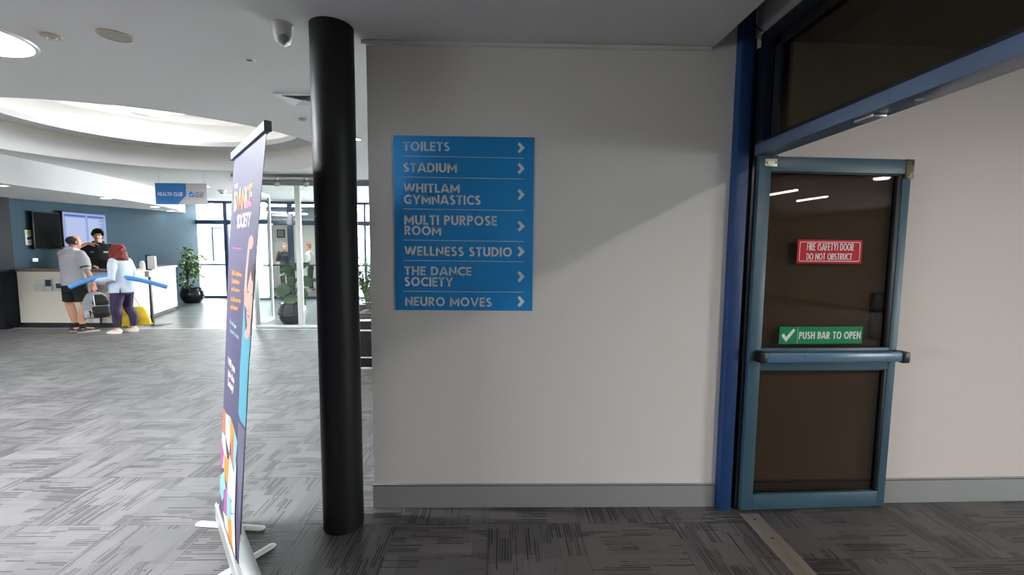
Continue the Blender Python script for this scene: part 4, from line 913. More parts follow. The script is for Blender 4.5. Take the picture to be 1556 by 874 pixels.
ORG, TEAL, MAG, AQ = mat('banner_orange', (206, 138, 58), .6), mat('banner_teal', (74, 152, 172), .6), mat('banner_magenta', (172, 78, 146), .6), mat('banner_aqua', (132, 184, 194), .6)
RORG = mat('banner_red_orange', (196, 104, 72), .6); CRM = mat('banner_cream', (206, 202, 196), .6); SKINP = mat('banner_skin_print', (196, 152, 138), .6, var=.12, scale=12); HAIRP = mat('banner_hair_print', (58, 38, 40), .5)
WPR = mat('banner_white', (214, 212, 218), .5)
btext('THE', (356.8, 281), (362, 278.5), (361.6, 285.5), (356.6, 288), WPR, .0)
btext('D', (357, 292), (362.5, 288.5), (361.5, 320), (356, 322), ORG, .03); btext('A', (361.8, 287), (369, 284.5), (368.5, 319), (362, 320.5), RORG, .03)
btext('N', (368.5, 286), (374.5, 283), (373.6, 317), (367.8, 318.5), ORG, .03); btext('C', (374, 283), (379.6, 280), (378.5, 315.5), (373.2, 316.5), RORG, .03); btext('E', (379.6, 280), (384.4, 277), (383, 313), (378.6, 315), ORG, .03)
art('letter_facet', [(357, 302), (358.6, 302), (360, 319), (356, 322)], AQ, .002); art('letter_facet', [(365, 285), (366.8, 284.5), (365, 302), (363.4, 303)], AQ, .002); art('letter_facet', [(372, 284), (374, 283), (376.4, 300), (374, 306)], AQ, .002)
art('letter_facet', [(373.8, 305), (377.5, 302), (377.5, 316), (373.4, 316.5)], MAG, .002); art('letter_facet', [(378.8, 309), (383.2, 306), (383, 313), (378.6, 315)], MAG, .002); art('letter_facet', [(381.8, 292), (383.8, 291), (383.2, 298), (381.5, 299)], AQ, .002)
btext('SOCIETY', (361.2, 326), (382.6, 321.3), (380, 344), (360.6, 348), WPR, .03)
art('rule_line', [(353.4, 376), (366.8, 377.4), (366.7, 379.2), (353.3, 377.6)], MAG)
for s, y, x1, hgt in (('Build Confidence', 408.5, 368.5, 9.5), ('Coordination', 421.3, 364.8, 9), ('and Creativity', 434.8, 364.8, 9), ('in a fun and safe', 448.8, 366.5, 9), ('environment', 461.4, 362.2, 9)):
    k = 353-(y-408)*.035; w_ = x1-k; btext(s, (k, y), (x1, y+w_*.36), (x1-.3, y+w_*.36+hgt*.7), (k-.2, y+hgt), ORG, .045)
for s, y, x1 in (('For all ages', 484, 359.8), ('3 years to adults', 496.5, 363.6)):
    w_ = x1-349.8; btext(s, (349.8, y), (x1, y+w_*1.02), (x1-.2, y+w_*1.02+7), (349.6, y+9.5), AQ, .035)
for s, y, x1 in (('Will you', 541, 356.6), ('join the', 559, 355.5), ('Society?', 574, 354.5)):
    w_ = x1-347; btext(s, (347, y), (x1+.9, y+w_*1.5), (x1+.6, y+w_*1.5+16), (346.7, y+15), WPR, .045)
# printed child with a raised arm
art('child_shirt', [(371.5, 447), (368.5, 505), (365, 560), (364, 600), (362.6, 628), (366, 640), (370, 646), (373.4, 650), (377.5, 560), (381.6, 510), (378, 506), (373, 500)], TEAL)
art('child_arm', [(371.2, 462), (371.5, 440), (373.2, 415), (375.6, 390), (377.5, 372), (378.6, 363), (380.6, 359), (383, 357), (385.6, 362), (385.4, 372), (382.8, 379), (379.8, 378), (378.2, 396), (376.2, 420), (375.4, 440), (375, 470)], SKINP)
art('child_hair', [(377.6, 460), (378.4, 432), (380.2, 415), (383, 404), (386.6, 400), (387.8, 400), (386.4, 430), (384, 470), (382, 490), (378, 480)], HAIRP)
art('child_face', [(375.4, 455), (376.4, 440), (379.2, 424), (381.8, 412), (383.4, 426), (385.4, 428), (384.8, 452), (382.2, 484), (379.4, 502), (376.6, 498), (375, 480)], SKINP, .0018)
art('child_neck', [(376.8, 494), (381.6, 486), (381.0, 506), (377.6, 516), (373.5, 514), (371.8, 508), (375.0, 500)], SKINP, .0022)
art('child_eye', [(376.9, 444.5), (378, 441.8), (379.4, 444), (378, 446)], HAIRP, .0026); art('child_eye', [(383.0, 448.4), (383.6, 446), (384.6, 448.6), (383.6, 450)], HAIRP, .0026)
art('child_mouth', [(376, 476), (376.4, 470), (378.2, 473), (379.8, 480), (378.8, 484), (377, 481)], mat('banner_mouth', (150, 40, 60), .5), .0026)
art('child_teeth', [(376.6, 472.6), (378, 474.4), (379.3, 479), (378.6, 479.6), (377, 476)], WPR, .003)
# mosaic of shards at the foot
sh = [([(340, 620), (346, 632), (343, 660), (338.5, 656)], RORG), ([(344, 628), (351, 634), (349, 690), (343, 662)], CRM), ([(351, 634), (356, 650), (352, 690), (350, 668)], ORG), ([(347, 632), (351, 634), (350, 660)], AQ), ([(356, 650), (361.5, 672), (357, 720), (354, 700)], AQ), ([(352, 672), (356.5, 655), (354.4, 715), (351, 716)], RORG),
      ([(338.4, 656), (343, 662), (346, 700), (339.6, 712), (336.4, 700)], CRM), ([(338, 668), (341.4, 690), (337.6, 720), (336, 700)], MAG), ([(342, 690), (350, 700), (348, 750), (341, 716)], ORG), ([(350, 690), (357, 720), (353, 760), (346, 755)], CRM), ([(336, 722), (341.5, 716), (344.5, 745), (338.5, 762), (335, 748)], AQ), ([(341, 745), (346, 740), (346, 784), (341, 776)], MAG),
      ([(346, 742), (353, 765), (352, 792), (346, 786)], AQ), ([(353, 740), (360.5, 700), (358, 780), (353, 780)], CRM), ([(340, 776), (347, 786), (349, 836), (343.6, 800)], CRM), ([(347, 786), (353, 792), (357, 856), (350, 838)], ORG), ([(352.5, 782), (358, 780), (359.6, 862), (355, 830)], CRM), ([(351, 838), (357, 840), (361, 866), (352, 858)], MAG)]
for i, (pts, m) in enumerate(sh): art('shard', pts, m, .0012+.0002*i)
art('grey_side_print', [(362.2, 640), (366, 645), (372.8, 655), (366.6, 765), (363, 790), (361, 690)], mat('banner_grey_print', (96, 94, 120), .5), .001)
# rails, pole, cassette, feet
bm = B(); A, C_ = LQ(355.2, 240)-bdir*.012, LQ(405.6, 195.5)+bdir*.012
rh, rw = V((0, 0, .019)), bside*.013
def railbox(bm, a, b, k=1.): return hexa(bm, [a-rh*k-rw*k, b-rh*k-rw*k, b-rh*k+rw*k, a-rh*k+rw*k, a+rh*k-rw*k, b+rh*k-rw*k, b+rh*k+rw*k, a+rh*k+rw*k])
A = A+V((0, 0, .008)); C_ = C_+V((0, 0, .008))
railbox(bm, A, C_); tr_ = obj('top_rail', bm, mat('rail_grey', (112, 124, 128), .5), bt)
for q0, q1 in ((A-bdir*.006, A), (C_, C_+bdir*.006)):
    bm = B(); railbox(bm, q0, q1, 1.12); obj('end_cap', bm, mat('dark_grey_plastic', (58, 66, 70), .5), tr_)
mid_t = (Ft+Nt)/2-BO; mid_b = (Fb+Nb)/2-BO
bm = B(); tube(bm, [mid_b-bn*.05+V((0, 0, -.02)), mid_t-bn*.03], .009, 10); obj('pole', bm, mat('pole_grey', (120, 122, 124), .4, metal=.6), bt)
cdir = V((Nb.x-Fb.x, Nb.y-Fb.y, 0)).normalized(); cs = V((cdir.y, -cdir.x, 0))
if cs.dot(bside) < 0: cs = -cs
f0 = V((Fb.x, Fb.y, 0))-BO-cdir*.03; n0 = V((Nb.x, Nb.y, 0))-BO+cdir*.12
bm = B(); sec = [(-.016, .012), (-.016, .10), (-.011, .106), (-.006, .106), (-.006, .094), (.006, .094), (.006, .100), (.022, .094), (.055, .066), (.085, .026), (.088, .012)]
prism(bm, [f0-cs*a+V((0, 0, z)) for a, z in sec], n0-f0); cas = obj('cassette', bm, mat('satin_silver', (176, 176, 174), .4, metal=.3), bt)
bm = B(); prism(bm, [f0-cdir*.006-cs*a*1.03+V((0, 0, z)) for a, z in sec], cdir*.006); pass; obj('end_plate', bm, mat('grey_plastic', (110, 112, 116), .5), cas); bm = B(); prism(bm, [n0-cs*a*1.03+V((0, 0, z)) for a, z in sec], cdir*.006); obj('end_plate', bm, mat('grey_plastic', (110, 112, 116), .5), cas)
for a, b in ((P_z(304, 797.5), P_z(396.5, 804.5)), (P_z(412, 832), P_z(338, 877))):
    bm = B(); tube(bm, [a-BO+V((0, 0, .006)), b-BO+V((0, 0, .006))], .023, 12, round_=True, flat=.3, up=(0, 0, 1)); obj('foot', bm, WHITEPC, bt)

# ================================================================== PLANTS
LEAF = mat('fig_leaf_green', (62, 92, 52), .4, var=.35, scale=8); LEAF2 = mat('tree_leaf_green', (92, 128, 62), .45, var=.35, scale=6); LEAF3 = mat('palm_green', (70, 120, 66), .5, var=.3, scale=8)
POTM = mat('glossy_black_glaze', (20, 21, 23), .12, var=.1); SOIL = mat('soil', (52, 42, 34), .9, var=.3); BARK = mat('bark_brown', (72, 58, 46), .8, var=.3, scale=20)
def leaf(bm, base, tip, wid, nrm, fold=.18, droop=.12, n=6):
    base, tip = V(base), V(tip); d = tip-base; L_ = d.length; t = d.normalized(); nrm = V(nrm); nrm = (nrm-t*nrm.dot(t)).normalized(); s = t.cross(nrm); rows_ = []
    for i in range(n+1):
        k = i/n; w = wid*.5*(math.sin(math.pi*min(1, k**.75*.97+.02))**.7)
        c = base+d*k-nrm*droop*L_*(k*k)+nrm*.10*L_*math.sin(math.pi*k)
        rows_.append([bm.verts.new(c-s*w+nrm*fold*w), bm.verts.new(c), bm.verts.new(c+s*w+nrm*fold*w)])
    for a, b in zip(rows_, rows_[1:]):
        for j in range(2): bm.faces.new([a[j], a[j+1], b[j+1], b[j]])
def pot(par, r, h):
    bm = B(); lathe(bm, [(0, 0), (r*.62, 0), (r*.78, h*.12), (r*.98, h*.42), (r, h*.58), (r*.93, h*.80), (r*.80, h*.92), (r*.84, h), (r*.76, h), (r*.72, h*.9), (0, h*.9)], 56); obj('pot', bm, POTM, par, ang=75)
    bm = B(); lathe(bm, [(0, h*.92), (r*.7, h*.91)], 24); obj('soil', bm, SOIL, par)
p = P_z(440, 492.5); fg = thing('potted_fig', 'fiddle-leaf fig in a glossy black round pot behind the glass partition', 'potted plant', (p.x, p.y+.12, 0))
pot(fg, .265, .42)
fY = p.y+.12
def fpt(x, y, dy=0.): q = P_y(380+x/6.245, 380+y/6.245, fY+dy); return q-V(fg.location)
bm = B(); tube(bm, [(0, 0, .38), (.02, 0, .6), (-.01, 0, .85), (.03, .02, 1.15)], [.02, .017, .014, .008], 8); tube(bm, [(0, .03, .38), (.1, .05, .7), (.16, .04, .95)], [.014, .012, .008], 8); obj('stem', bm, BARK, fg)
bm = B()
for bx, by_, tx, ty, w, dy, tilt in ((390, 370, 228, 395, .26, -.12, (.1, -.9, .4)), (385, 420, 395, 540, .24, -.18, (.1, -1, .15)), (395, 340, 405, 240, .17, -.06, (-.3, -.9, .3)), (480, 260, 585, 345, .2, 0, (.2, -.9, .4)), (470, 380, 545, 450, .17, -.05, (.2, -.9, .4)), (470, 180, 560, 120, .15, .05, (.1, -.8, .6)),
                              (400, 220, 275, 165, .17, .08, (0, -.6, .8)), (405, 235, 262, 238, .16, .1, (0, -.5, .85)), (420, 170, 385, 75, .12, .05, (-.4, -.8, .3)), (380, 400, 245, 440, .18, .02, (-.1, -.7, .7)), (430, 430, 300, 470, .18, -.02, (-.1, -.8, .6)), (450, 460, 530, 520, .15, .02, (.2, -.7, .7)), (470, 330, 560, 250, .15, .1, (.3, -.8, .5)), (440, 300, 350, 300, .16, -.02, (-.2, -.9, .3)), (440, 200, 440, 110, .14, .12, (0, -1, .2)), (460, 420, 500, 480, .14, -.1, (.2, -.9, .4))):
    leaf(bm, fpt(bx, by_, dy*.3), fpt(tx, ty, dy), w*1.05, tilt)
obj('foliage', bm, LEAF, fg, ang=80)
p = P_z(285, 461.5); pt2 = thing('potted_tree', 'small leafy tree in a glossy black round pot at the end of the blue wall', 'potted plant', (p.x, p.y+.2, 0))
pot(pt2, .285, .42)
def tpt(px, py, dy=0.): return P_y(px, py, pt2.location.y+dy)-V(pt2.location)
bm = B(); tube(bm, [tpt(285, 444), tpt(285, 425), tpt(284.5, 405), tpt(284, 385)], [.045, .042, .036, .02], 10); tube(bm, [tpt(285, 418), tpt(292, 405), tpt(298, 398)], [.02, .015, .01], 8); obj('stem', bm, BARK, pt2)
rnd = random.Random(4); bm = B()
for cxp, cyp, rx, ry, n in ((283, 381, 9, 6, 34), (288, 392, 13, 8, 60), (281, 402, 11, 8, 50), (294, 403, 13, 7, 60), (287, 413, 14, 7, 55), (280, 424, 11, 6, 36), (296, 420, 9, 6, 34), (283, 434, 12, 5, 22), (305, 396, 9, 3, 12), (303, 388, 10, 3, 8)):
    for k in range(n):
        a = rnd.uniform(0, 6.28); r = math.sqrt(rnd.random()); c = tpt(cxp+math.cos(a)*rx*r, cyp+math.sin(a)*ry*r, rnd.uniform(-.22, .22))
        d = V((rnd.uniform(-1, 1), rnd.uniform(-1, 1), rnd.uniform(-.9, .4))).normalized(); L_ = rnd.uniform(.09, .17)
        leaf(bm, c, c+d*L_, L_*.42, (rnd.uniform(-.5, .5), rnd.uniform(-.8, .2), 1), n=3)
obj('foliage', bm, LEAF2, pt2, ang=80)
pm = thing('potted_palm', 'feathery green palm beyond the slatted chair, in the gap right of the column', 'potted plant', (P_y(556, 440, 9.3).x, 9.3, 0))
pot(pm, .2, .36); rnd = random.Random(11); bm = B(); bs = B()
for k in range(44):
    az = rnd.uniform(0, 6.28); ln = rnd.uniform(.75, 1.25); top = rnd.uniform(.45, 1.35); sp_ = rnd.uniform(.25, .75); prev = None; pts = []
    for i in range(11):
        q = i/10; pts.append(V((math.cos(az)*sp_*q**1.5, math.sin(az)*sp_*q**1.5, .34+top*1.0*(q*1.35-.55*q*q*q))))
    tube(bs, pts, [.009*(1-.8*i/10) for i in range(11)], 5)
    for i in range(3, 11):
        t_ = (pts[min(i+1, 10)]-pts[i-1]).normalized(); s_ = t_.cross(V((0, 0, 1))).normalized()
        for sg_ in (-1, 1):
            dd_ = (t_*.6+s_*sg_*.9+V((0, 0, -.25))).normalized(); leaf(bm, pts[i], pts[i]+dd_*rnd.uniform(.18, .30), .034, (0, 0, 1), n=3)
obj('stems', bs, mat('palm_stem', (110, 132, 70), .6), pm); obj('fronds', bm, LEAF3, pm, ang=80)

# ================================================================== LOW CABINET AND SLATTED CHAIR
p = P_z(555, 560.5); cyb = p.y; cxl = P_y(528, 520, cyb).x
lc = thing('low_divider', 'low dark divider panel with pale metal trims behind the black column', 'divider', (cxl, cyb, 0))
def lz(y): return P_y(555, y, cyb).z
cw = 2.1
bm = B(); box(bm, .01, cw, .015, .09, .0, lz(559)); obj('plinth', bm, BLACKPL, lc)
bm = B(); box(bm, 0, cw, 0, .10, lz(560), lz(488), .003); obj('body', bm, mat('dark_brown_laminate', (22, 20, 19), .65, var=.15, spec=.15), lc)
for y0, y1 in ((488.5, 486), (503.4, 501), (544.2, 542.4), (560.6, 558)):
    bm = B(); box(bm, -.004, cw, -.010, .02, lz(y0), lz(y1), .002); obj('metal_trim', bm, ALU, lc)
yc = 7.3; x0 = P_y(541.5, 460, yc).x
ch = thing('slatted_armchair', 'brown slatted timber armchair beyond the low dark divider', 'chair', (x0+.30, yc, 0))
TIM = mat('brown_timber', (66, 54, 47), .55, var=.2, scale=12)
bm = B()
for k in range(5): box(bm, -.24, .24, -.25+k*.105, -.155+k*.105, .445, .47, .004)
obj('seat', bm, TIM, ch)
bm = B()
for k in range(5):
    z = .50+k*.092; w = .225-.009*k; y = .24+.03*k
    hexa(bm, [(-w, y, z), (w, y, z), (w, y+.022, z), (-w, y+.022, z), (-w+.006, y+.026, z+.082), (w-.006, y+.026, z+.082), (w-.006, y+.048, z+.082), (-w+.006, y+.048, z+.082)])
for s in (-1, 1): tube(bm, [(s*.19, .265, .40), (s*.16, .415, .95)], .018, 6)
obj('backrest', bm, TIM, ch)
bm = B(); box(bm, -.27, .27, -.27, .27, .385, .44, .004); obj('seat_frame', bm, TIM, ch)
for s in (-1, 1):
    bm = B(); tube(bm, [(s*.275, -.25, .44), (s*.285, -.25, .60), (s*.285, -.20, .655), (s*.285, .15, .655), (s*.275, .27, .62)], .02, 8); obj('armrest', bm, BLACKPC, ch)
    for yy in (-.24, .24):
        bm = B(); box(bm, s*.25-.025, s*.25+.025, yy-.025, yy+.025, 0, .39, .003); obj('leg', bm, TIM if yy < 0 else BLACKPC, ch)
# ================================================================== PEOPLE
SKIN = mat('skin_tan', (206, 150, 122), .55, var=.04, scale=14); SKIN2 = mat('skin_light', (222, 172, 146), .55, var=.04, scale=14); SKIN3 = mat('skin_warm', (214, 164, 130), .55, var=.04, scale=14)
HAIRG = mat('hair_dark_grey', (60, 54, 52), .7, var=.4, scale=60); HAIRR = mat('hair_red', (122, 24, 20), .5, var=.4, scale=30); HAIRB = mat('hair_black', (20, 19, 20), .8, var=.3, scale=40, spec=.2)
def limb(bm, pts, seg=14): tube(bm, [p for p, r in pts], [r for p, r in pts], seg, round_=True)
def hand(bm, w, d, n, curl=.5, thumb=1, s=1.):          # wrist, finger direction, palm normal
    w, d, n = V(w), V(d).normalized(), V(n); n = (n-d*n.dot(d)).normalized(); side = d.cross(n)*thumb
    for k, (off, ln, r) in enumerate(((.030, .92, .0085), (.010, 1.0, .009), (-.010, .94, .0088), (-.029, .76, .0078))):
        kn = w+d*.088*s+side*off*s
        tube(bm, [w+side*off*.55*s+d*.005, w+d*.045*s+side*off*.85*s, kn], [.014*s, .0145*s, .0115*s], 10, round_=True)
        p = kn; a = curl*.55; P_ = [p]
        for L_ in (.043, .028, .022):
            p = p+(d*math.cos(a)+n*math.sin(a))*L_*ln*s; P_.append(p); a += curl
        tube(bm, P_, [r*1.08*s, r*s, r*.92*s, r*.78*s], 8, round_=True)
    b = w+d*.022*s+side*.026*s; t1 = b+(d*.62+side*.62+n*.25).normalized()*.042*s; t2 = t1+(d*.85+side*.15+n*.35).normalized()*.030*s; t3 = t2+(d*.9-side*.05+n*.4).normalized()*.024*s
    tube(bm, [b-d*.01, t1, t2, t3], [.0145*s, .011*s, .0098*s, .0082*s], 8, round_=True)
def head(bm, c, fwd, s=1., tilt=0.):                    # skull, jaw, nose, ears; c is the middle of the head
    c, f = V(c), V(fwd).normalized(); f = V((f.x, f.y, 0)).normalized(); q = f.to_track_quat('Y', 'Z'); R_ = q.to_euler()
    def L(x, y, z): return c+q@V((x, y, z))*s
    ball(bm, L(0, -.012, .028), (.074*s, .094*s, .088*s), R_, 20); ball(bm, L(0, .022, -.040), (.058*s, .066*s, .074*s), R_, 18); ball(bm, L(0, .062, -.088), (.026*s, .024*s, .020*s), R_, 12)
    tube(bm, [L(0, .088, .008), L(0, .106, -.022), L(0, .100, -.030)], [.008*s, .013*s, .011*s], 8, round_=True)
    for e in (-1, 1):
        ball(bm, L(e*.076, -.004, -.006), (.010*s, .020*s, .031*s), R_, 12); ball(bm, L(e*.030, .080, .026), (.022*s, .012*s, .008*s), R_, 10)
    return L, R_
def face(par, L, R_, s, browm):
    bm = B()
    for e in (-1, 1): ball(bm, L(e*.030, .084, .006), (.0125*s, .007*s, .0085*s), R_, 12)
    obj('eyes', bm, mat('eye_white', (226, 222, 216), .3), par)
    bm = B()
    for e in (-1, 1): ball(bm, L(e*.030, .0905, .006), (.0058*s, .003*s, .0062*s), R_, 10)
    obj('irises', bm, BLACKPL, par)
    bm = B()
    for e in (-1, 1): tube(bm, [L(e*.014, .0935, .024), L(e*.032, .092, .030), L(e*.048, .080, .026)], [.0035*s, .0042*s, .0028*s], 6, round_=True)
    obj('eyebrows', bm, browm, par)
    bm = B(); tube(bm, [L(-.024, .079, -.058), L(0, .091, -.055), L(.024, .079, -.058)], [.004*s, .0065*s, .004*s], 8, round_=True); obj('lips', bm, mat('lips', (176, 98, 92), .5), par)
def shoe(name, par, heel, toe, m, solem, w=.05, h=.085):
    heel, toe = V(heel), V(toe); d = (toe-heel).normalized(); ln = (toe-heel).length; s_ = V((-d.y, d.x, 0))
    bm = B(); rows_ = []
    for k, (t_, ww, hh) in enumerate(((0, .62, .92), (.08, .80, 1.05), (.25, .82, 1.0), (.45, .84, .78), (.65, .98, .60), (.82, .95, .50), (.95, .70, .40), (1.0, .42, .30))):
        ring = []
        for j in range(12):
            a = 2*math.pi*j/12; ring.append(bm.verts.new(heel+d*ln*t_+s_*w*ww*math.cos(a)+V((0, 0, .022+max(0, math.sin(a))*(h*hh-.022)))))
        rows_.append(ring)
    for a, b in zip(rows_, rows_[1:]):
        for j in range(12): bm.faces.new([a[j], a[(j+1) % 12], b[(j+1) % 12], b[j]])
    bm.faces.new(rows_[0][::-1]); bm.faces.new(rows_[-1]); o = obj(name, bm, m, par, ang=60)
    bm = B(); out = []
    for k in range(20):
        a = 2*math.pi*k/20; x = .5-.52*math.cos(a); out.append(heel+d*ln*x+s_*w*(1.04 if x > .4 else .9)*math.sin(a)+V((0, 0, .0)))
    prism(bm, out, (0, 0, .026)); obj('sole', bm, solem, o)

# ---- man in grey shirt and black shorts, back to us
mg = P_z(118, 504.5)
man = thing('person', 'man in a grey shirt and black shorts seen from behind at the reception desk', 'person', (mg.x, mg.y, 0), math.radians(-4))
bm = B()
for s, ax, ay in ((-1, -.10, .06), (1, .13, -.02)):
    limb(bm, [((s*.095, 0, .88), .088), ((s*.105, .01, .70), .080), ((s*.11+ax*.3, .025, .49), .060), ((ax+s*.02, ay-.015, .34), .060), ((ax, ay-.01, .20), .043), ((ax, ay, .09), .036)])
    limb(bm, [((ax, ay-.02, .055), .038), ((ax+.01, ay+.10, .04), .034), ((ax+.015, ay+.16, .032), .026)])
loft_z(bm, [(.84, 0, 0, .14, .10), (.95, 0, .0, .165, .12), (1.08, 0, .02, .165, .135), (1.25, 0, .01, .175, .125), (1.36, 0, 0, .18, .11), (1.42, 0, 0, .12, .075), (1.46, 0, 0, .06, .06)])
limb(bm, [((0, 0, 1.42), .062), ((.01, .02, 1.52), .058)])
Lh, Rh = head(bm, (.015, .045, 1.592), (.38, .92, 0), .98)
limb(bm, [((.19, 0, 1.375), .055), ((.245, -.02, 1.22), .047), ((.262, .0, 1.09), .041), ((.272, .05, .95), .038), ((.28, .08, .845), .028)]); hand(bm, (.28, .082, .84), (.02, .08, -1), (-1, .15, 0), 1.0, -1)
limb(bm, [((-.19, 0, 1.375), .055), ((-.27, .12, 1.36), .047), ((-.28, .24, 1.42), .042), ((-.20, .31, 1.51), .035), ((-.09, .35, 1.572), .026)]); hand(bm, (-.09, .35, 1.572), (.9, .25, .02), (.2, -.3, -1), .18, 1)
baked('body', bm, SKIN, man, .0075)
bm = B()
loft_z(bm, [(.835, 0, .005, .182, .142), (.90, 0, .0, .184, .146), (1.05, 0, .015, .184, .156), (1.22, 0, .005, .192, .148), (1.34, 0, 0, .2, .132), (1.415, 0, 0, .15, .098), (1.455, 0, .004, .078, .078)], power=2.2)
limb(bm, [((.16, 0, 1.385), .075), ((.225, -.012, 1.29), .078), ((.258, -.014, 1.16), .074)]); limb(bm, [((-.16, 0, 1.385), .075), ((-.24, .07, 1.365), .074), ((-.272, .15, 1.375), .068)])
sh_ = baked('shirt', bm, mat('grey_marl_cotton', (176, 176, 182), .85, var=.08, scale=90), man, .011, 3, disp=(.006, 9))
bm = B(); tube(bm, [(-.085, .055, 1.445), (-.075, -.045, 1.475), (0, -.078, 1.482), (.075, -.045, 1.475), (.085, .055, 1.445)], [.016, .02, .022, .02, .016], 8, round_=True, flat=1.5); obj('collar', bm, mat('collar_pale', (206, 210, 216), .8), sh_)
bm = B(); tube(bm, [(.252, -.014, 1.175), (.2585, -.014, 1.150)], .0765, 18); obj('sleeve_band', bm, mat('black_band', (26, 28, 30), .7), sh_)
bm = B()
for s, ax in ((-1, -.03), (1, .04)): tube(bm, [(s*.085, 0, .92), (s*.10, .005, .72), (s*.105+ax*.4, .012, .545)], [.105, .102, .098], 16)
loft_z(bm, [(.72, 0, 0, .16, .11), (.85, 0, 0, .176, .130), (.96, 0, .0, .176, .132)])
baked('shorts', bm, mat('black_shorts_cloth', (22, 23, 26), .85), man, .012, 3, disp=(.004, 10))
bm = B()
ball(bm, Lh(0, -.028, .026), (.080, .089, .080), Rh, 22)
for e in (-1, 1): ball(bm, Lh(e*.062, -.012, -.004), (.018, .05, .045), Rh, 14)
hr = baked('hair', bm, HAIRG, man, .008, 2, disp=(.004, 60))
bm = B(); ball(bm, Lh(0, .004, .084), (.050, .066, .034), Rh, 18); obj('bald_crown', bm, SKIN, hr)
for s, ax, ay in ((-1, -.10, .06), (1, .13, -.02)):
    bm = B(); tube(bm, [(ax, ay-.008, .075), (ax, ay-.008, .155)], [.045, .047], 16); obj('sock', bm, mat('black_sock', (24, 24, 26), .9), man)
    shoe('shoe', man, (ax-.02, ay-.075, 0), (ax+(.10 if s > 0 else .03), ay+.20, 0), mat('charcoal_shoe', (64, 60, 58), .7, var=.2), mat('pale_sole', (190, 180, 168), .6))
MROT = man.rotation_euler.z
def mw_(p): c, s = math.cos(MROT), math.sin(MROT); return V((mg.x+p[0]*c-p[1]*s, mg.y+p[0]*s+p[1]*c, p[2]))
# ---- backpack hanging from his right hand
hp_ = mw_((.275, .095, .765))
bk = thing('backpack', 'black and grey backpack hanging from the hand of the man in shorts', 'backpack', (hp_.x, hp_.y, hp_.z-.53), math.radians(52))
GREYB = mat('backpack_grey', (150, 154, 160), .8, var=.08, scale=60); BLKB = mat('backpack_black', (28, 30, 34), .7, var=.1)
bm = B(); loft_z(bm, [(.01, 0, 0, .14, .07), (.06, 0, 0, .175, .10), (.20, 0, 0, .18, .105), (.34, 0, 0, .165, .095), (.43, 0, .01, .13, .07), (.475, 0, .015, .07, .035)], power=3); baked('body', bm, GREYB, bk, .012, 3)
bm = B(); loft_z(bm, [(.02, .05, -.075, .11, .045), (.10, .05, -.10, .125, .06), (.20, .05, -.10, .12, .05), (.225, .05, -.09, .10, .03)], power=3); pk = baked('front_pocket', bm, BLKB, bk, .010, 3)
bm = B(); loft_z(bm, [(.235, .05, -.075, .12, .03), (.30, .05, -.09, .115, .03), (.38, .045, -.075, .09, .03), (.43, .03, -.045, .06, .02)], power=2.6); baked('top_pocket', bm, BLKB, bk, .010, 3)
bm = B(); tube(bm, [(-.03, -.104, .24), (-.04, -.108, .33), (-.035, -.08, .41)], [.016, .018, .012], 8, round_=True, flat=.5); obj('white_trim', bm, mat('backpack_white', (220, 224, 226), .6), bk)
bm = B(); loft_z(bm, [(.03, -.10, -.085, .07, .03), (.10, -.10, -.10, .075, .035), (.17, -.10, -.095, .07, .025)], power=3); baked('side_pocket', bm, mat('backpack_pale_grey', (176, 180, 184), .8), bk, .010, 2)
bm = B(); tube(bm, [(-.125, -.11, .165), (-.10, -.135, .12), (-.06, -.135, .12)], .008, 6); tube(bm, [(-.10, -.135, .05), (-.10, -.14, .16)], .007, 6); obj('buckle_strap', bm, BLKB, bk)
bm = B(); tube(bm, [(-.05, .02, .455), (-.03, .02, .51), (0, .02, .53), (.03, .02, .51), (.05, .02, .455)], .010, 8, round_=True); obj('top_handle', bm, BLKB, bk)
for x, ph in ((-.10, .0), (.09, .06)):
    bm = B(); tube(bm, [(x*.5, .06, .45), (x*1.2, .14, .36), (x*1.3-.02, .15+ph, .15), (x*1.2-.03, .12, -.02), (x*1.1-.04, .10, -.13-ph), (x*1.1-.03, .09, -.04), (x, .08, .05)], [.020, .024, .022, .014, .010, .010, .010], 8, round_=True, flat=.35); obj('shoulder_strap', bm, BLKB, bk)

# ---- woman with red hair, facing the man
wg = P_z(190, 505.5)
wom = thing('person', 'woman with red hair and a pale blue shirt holding a pool noodle at the desk', 'person', (wg.x, wg.y, 0), math.radians(84))
bm = B()
for s, ax, ay in ((-1, -.09, .05), (1, .11, -.06)):
    limb(bm, [((s*.085, 0, .80), .085), ((s*.09, .015, .62), .074), ((s*.085+ax*.3, .03, .44), .055), ((ax, ay-.01, .30), .054), ((ax, ay-.01, .17), .038), ((ax, ay, .08), .032)])
    limb(bm, [((ax, ay-.02, .05), .034), ((ax, ay+.09, .036), .030), ((ax, ay+.14, .028), .022)])
loft_z(bm, [(.76, 0, 0, .14, .11), (.86, 0, -.01, .165, .125), (.99, 0, .01, .14, .11), (1.14, 0, .015, .155, .12), (1.24, 0, 0, .16, .10), (1.295, 0, 0, .11, .07), (1.33, 0, 0, .055, .055)])
limb(bm, [((0, 0, 1.29), .052), ((0, .025, 1.38), .05)])
Lw, Rw = head(bm, (0, .045, 1.44), (.25, 1, 0), .93)
limb(bm, [((-.165, 0, 1.25), .048), ((-.225, -.07, 1.12), .042), ((-.27, -.10, .975), .038), ((-.29, .05, .945), .034), ((-.290, .215, .945), .025)]); hand(bm, (-.290, .22, .945), (.28, .80, .50), (1, -.2, -.35), .85, 1, .95)
limb(bm, [((.165, 0, 1.25), .048), ((.21, -.01, 1.08), .042), ((.225, .01, .95), .037), ((.225, .03, .83), .033), ((.22, .035, .725), .025)]); hand(bm, (.22, .035, .72), (0, .05, -1), (-1, .1, 0), 1.0, -1, .92)
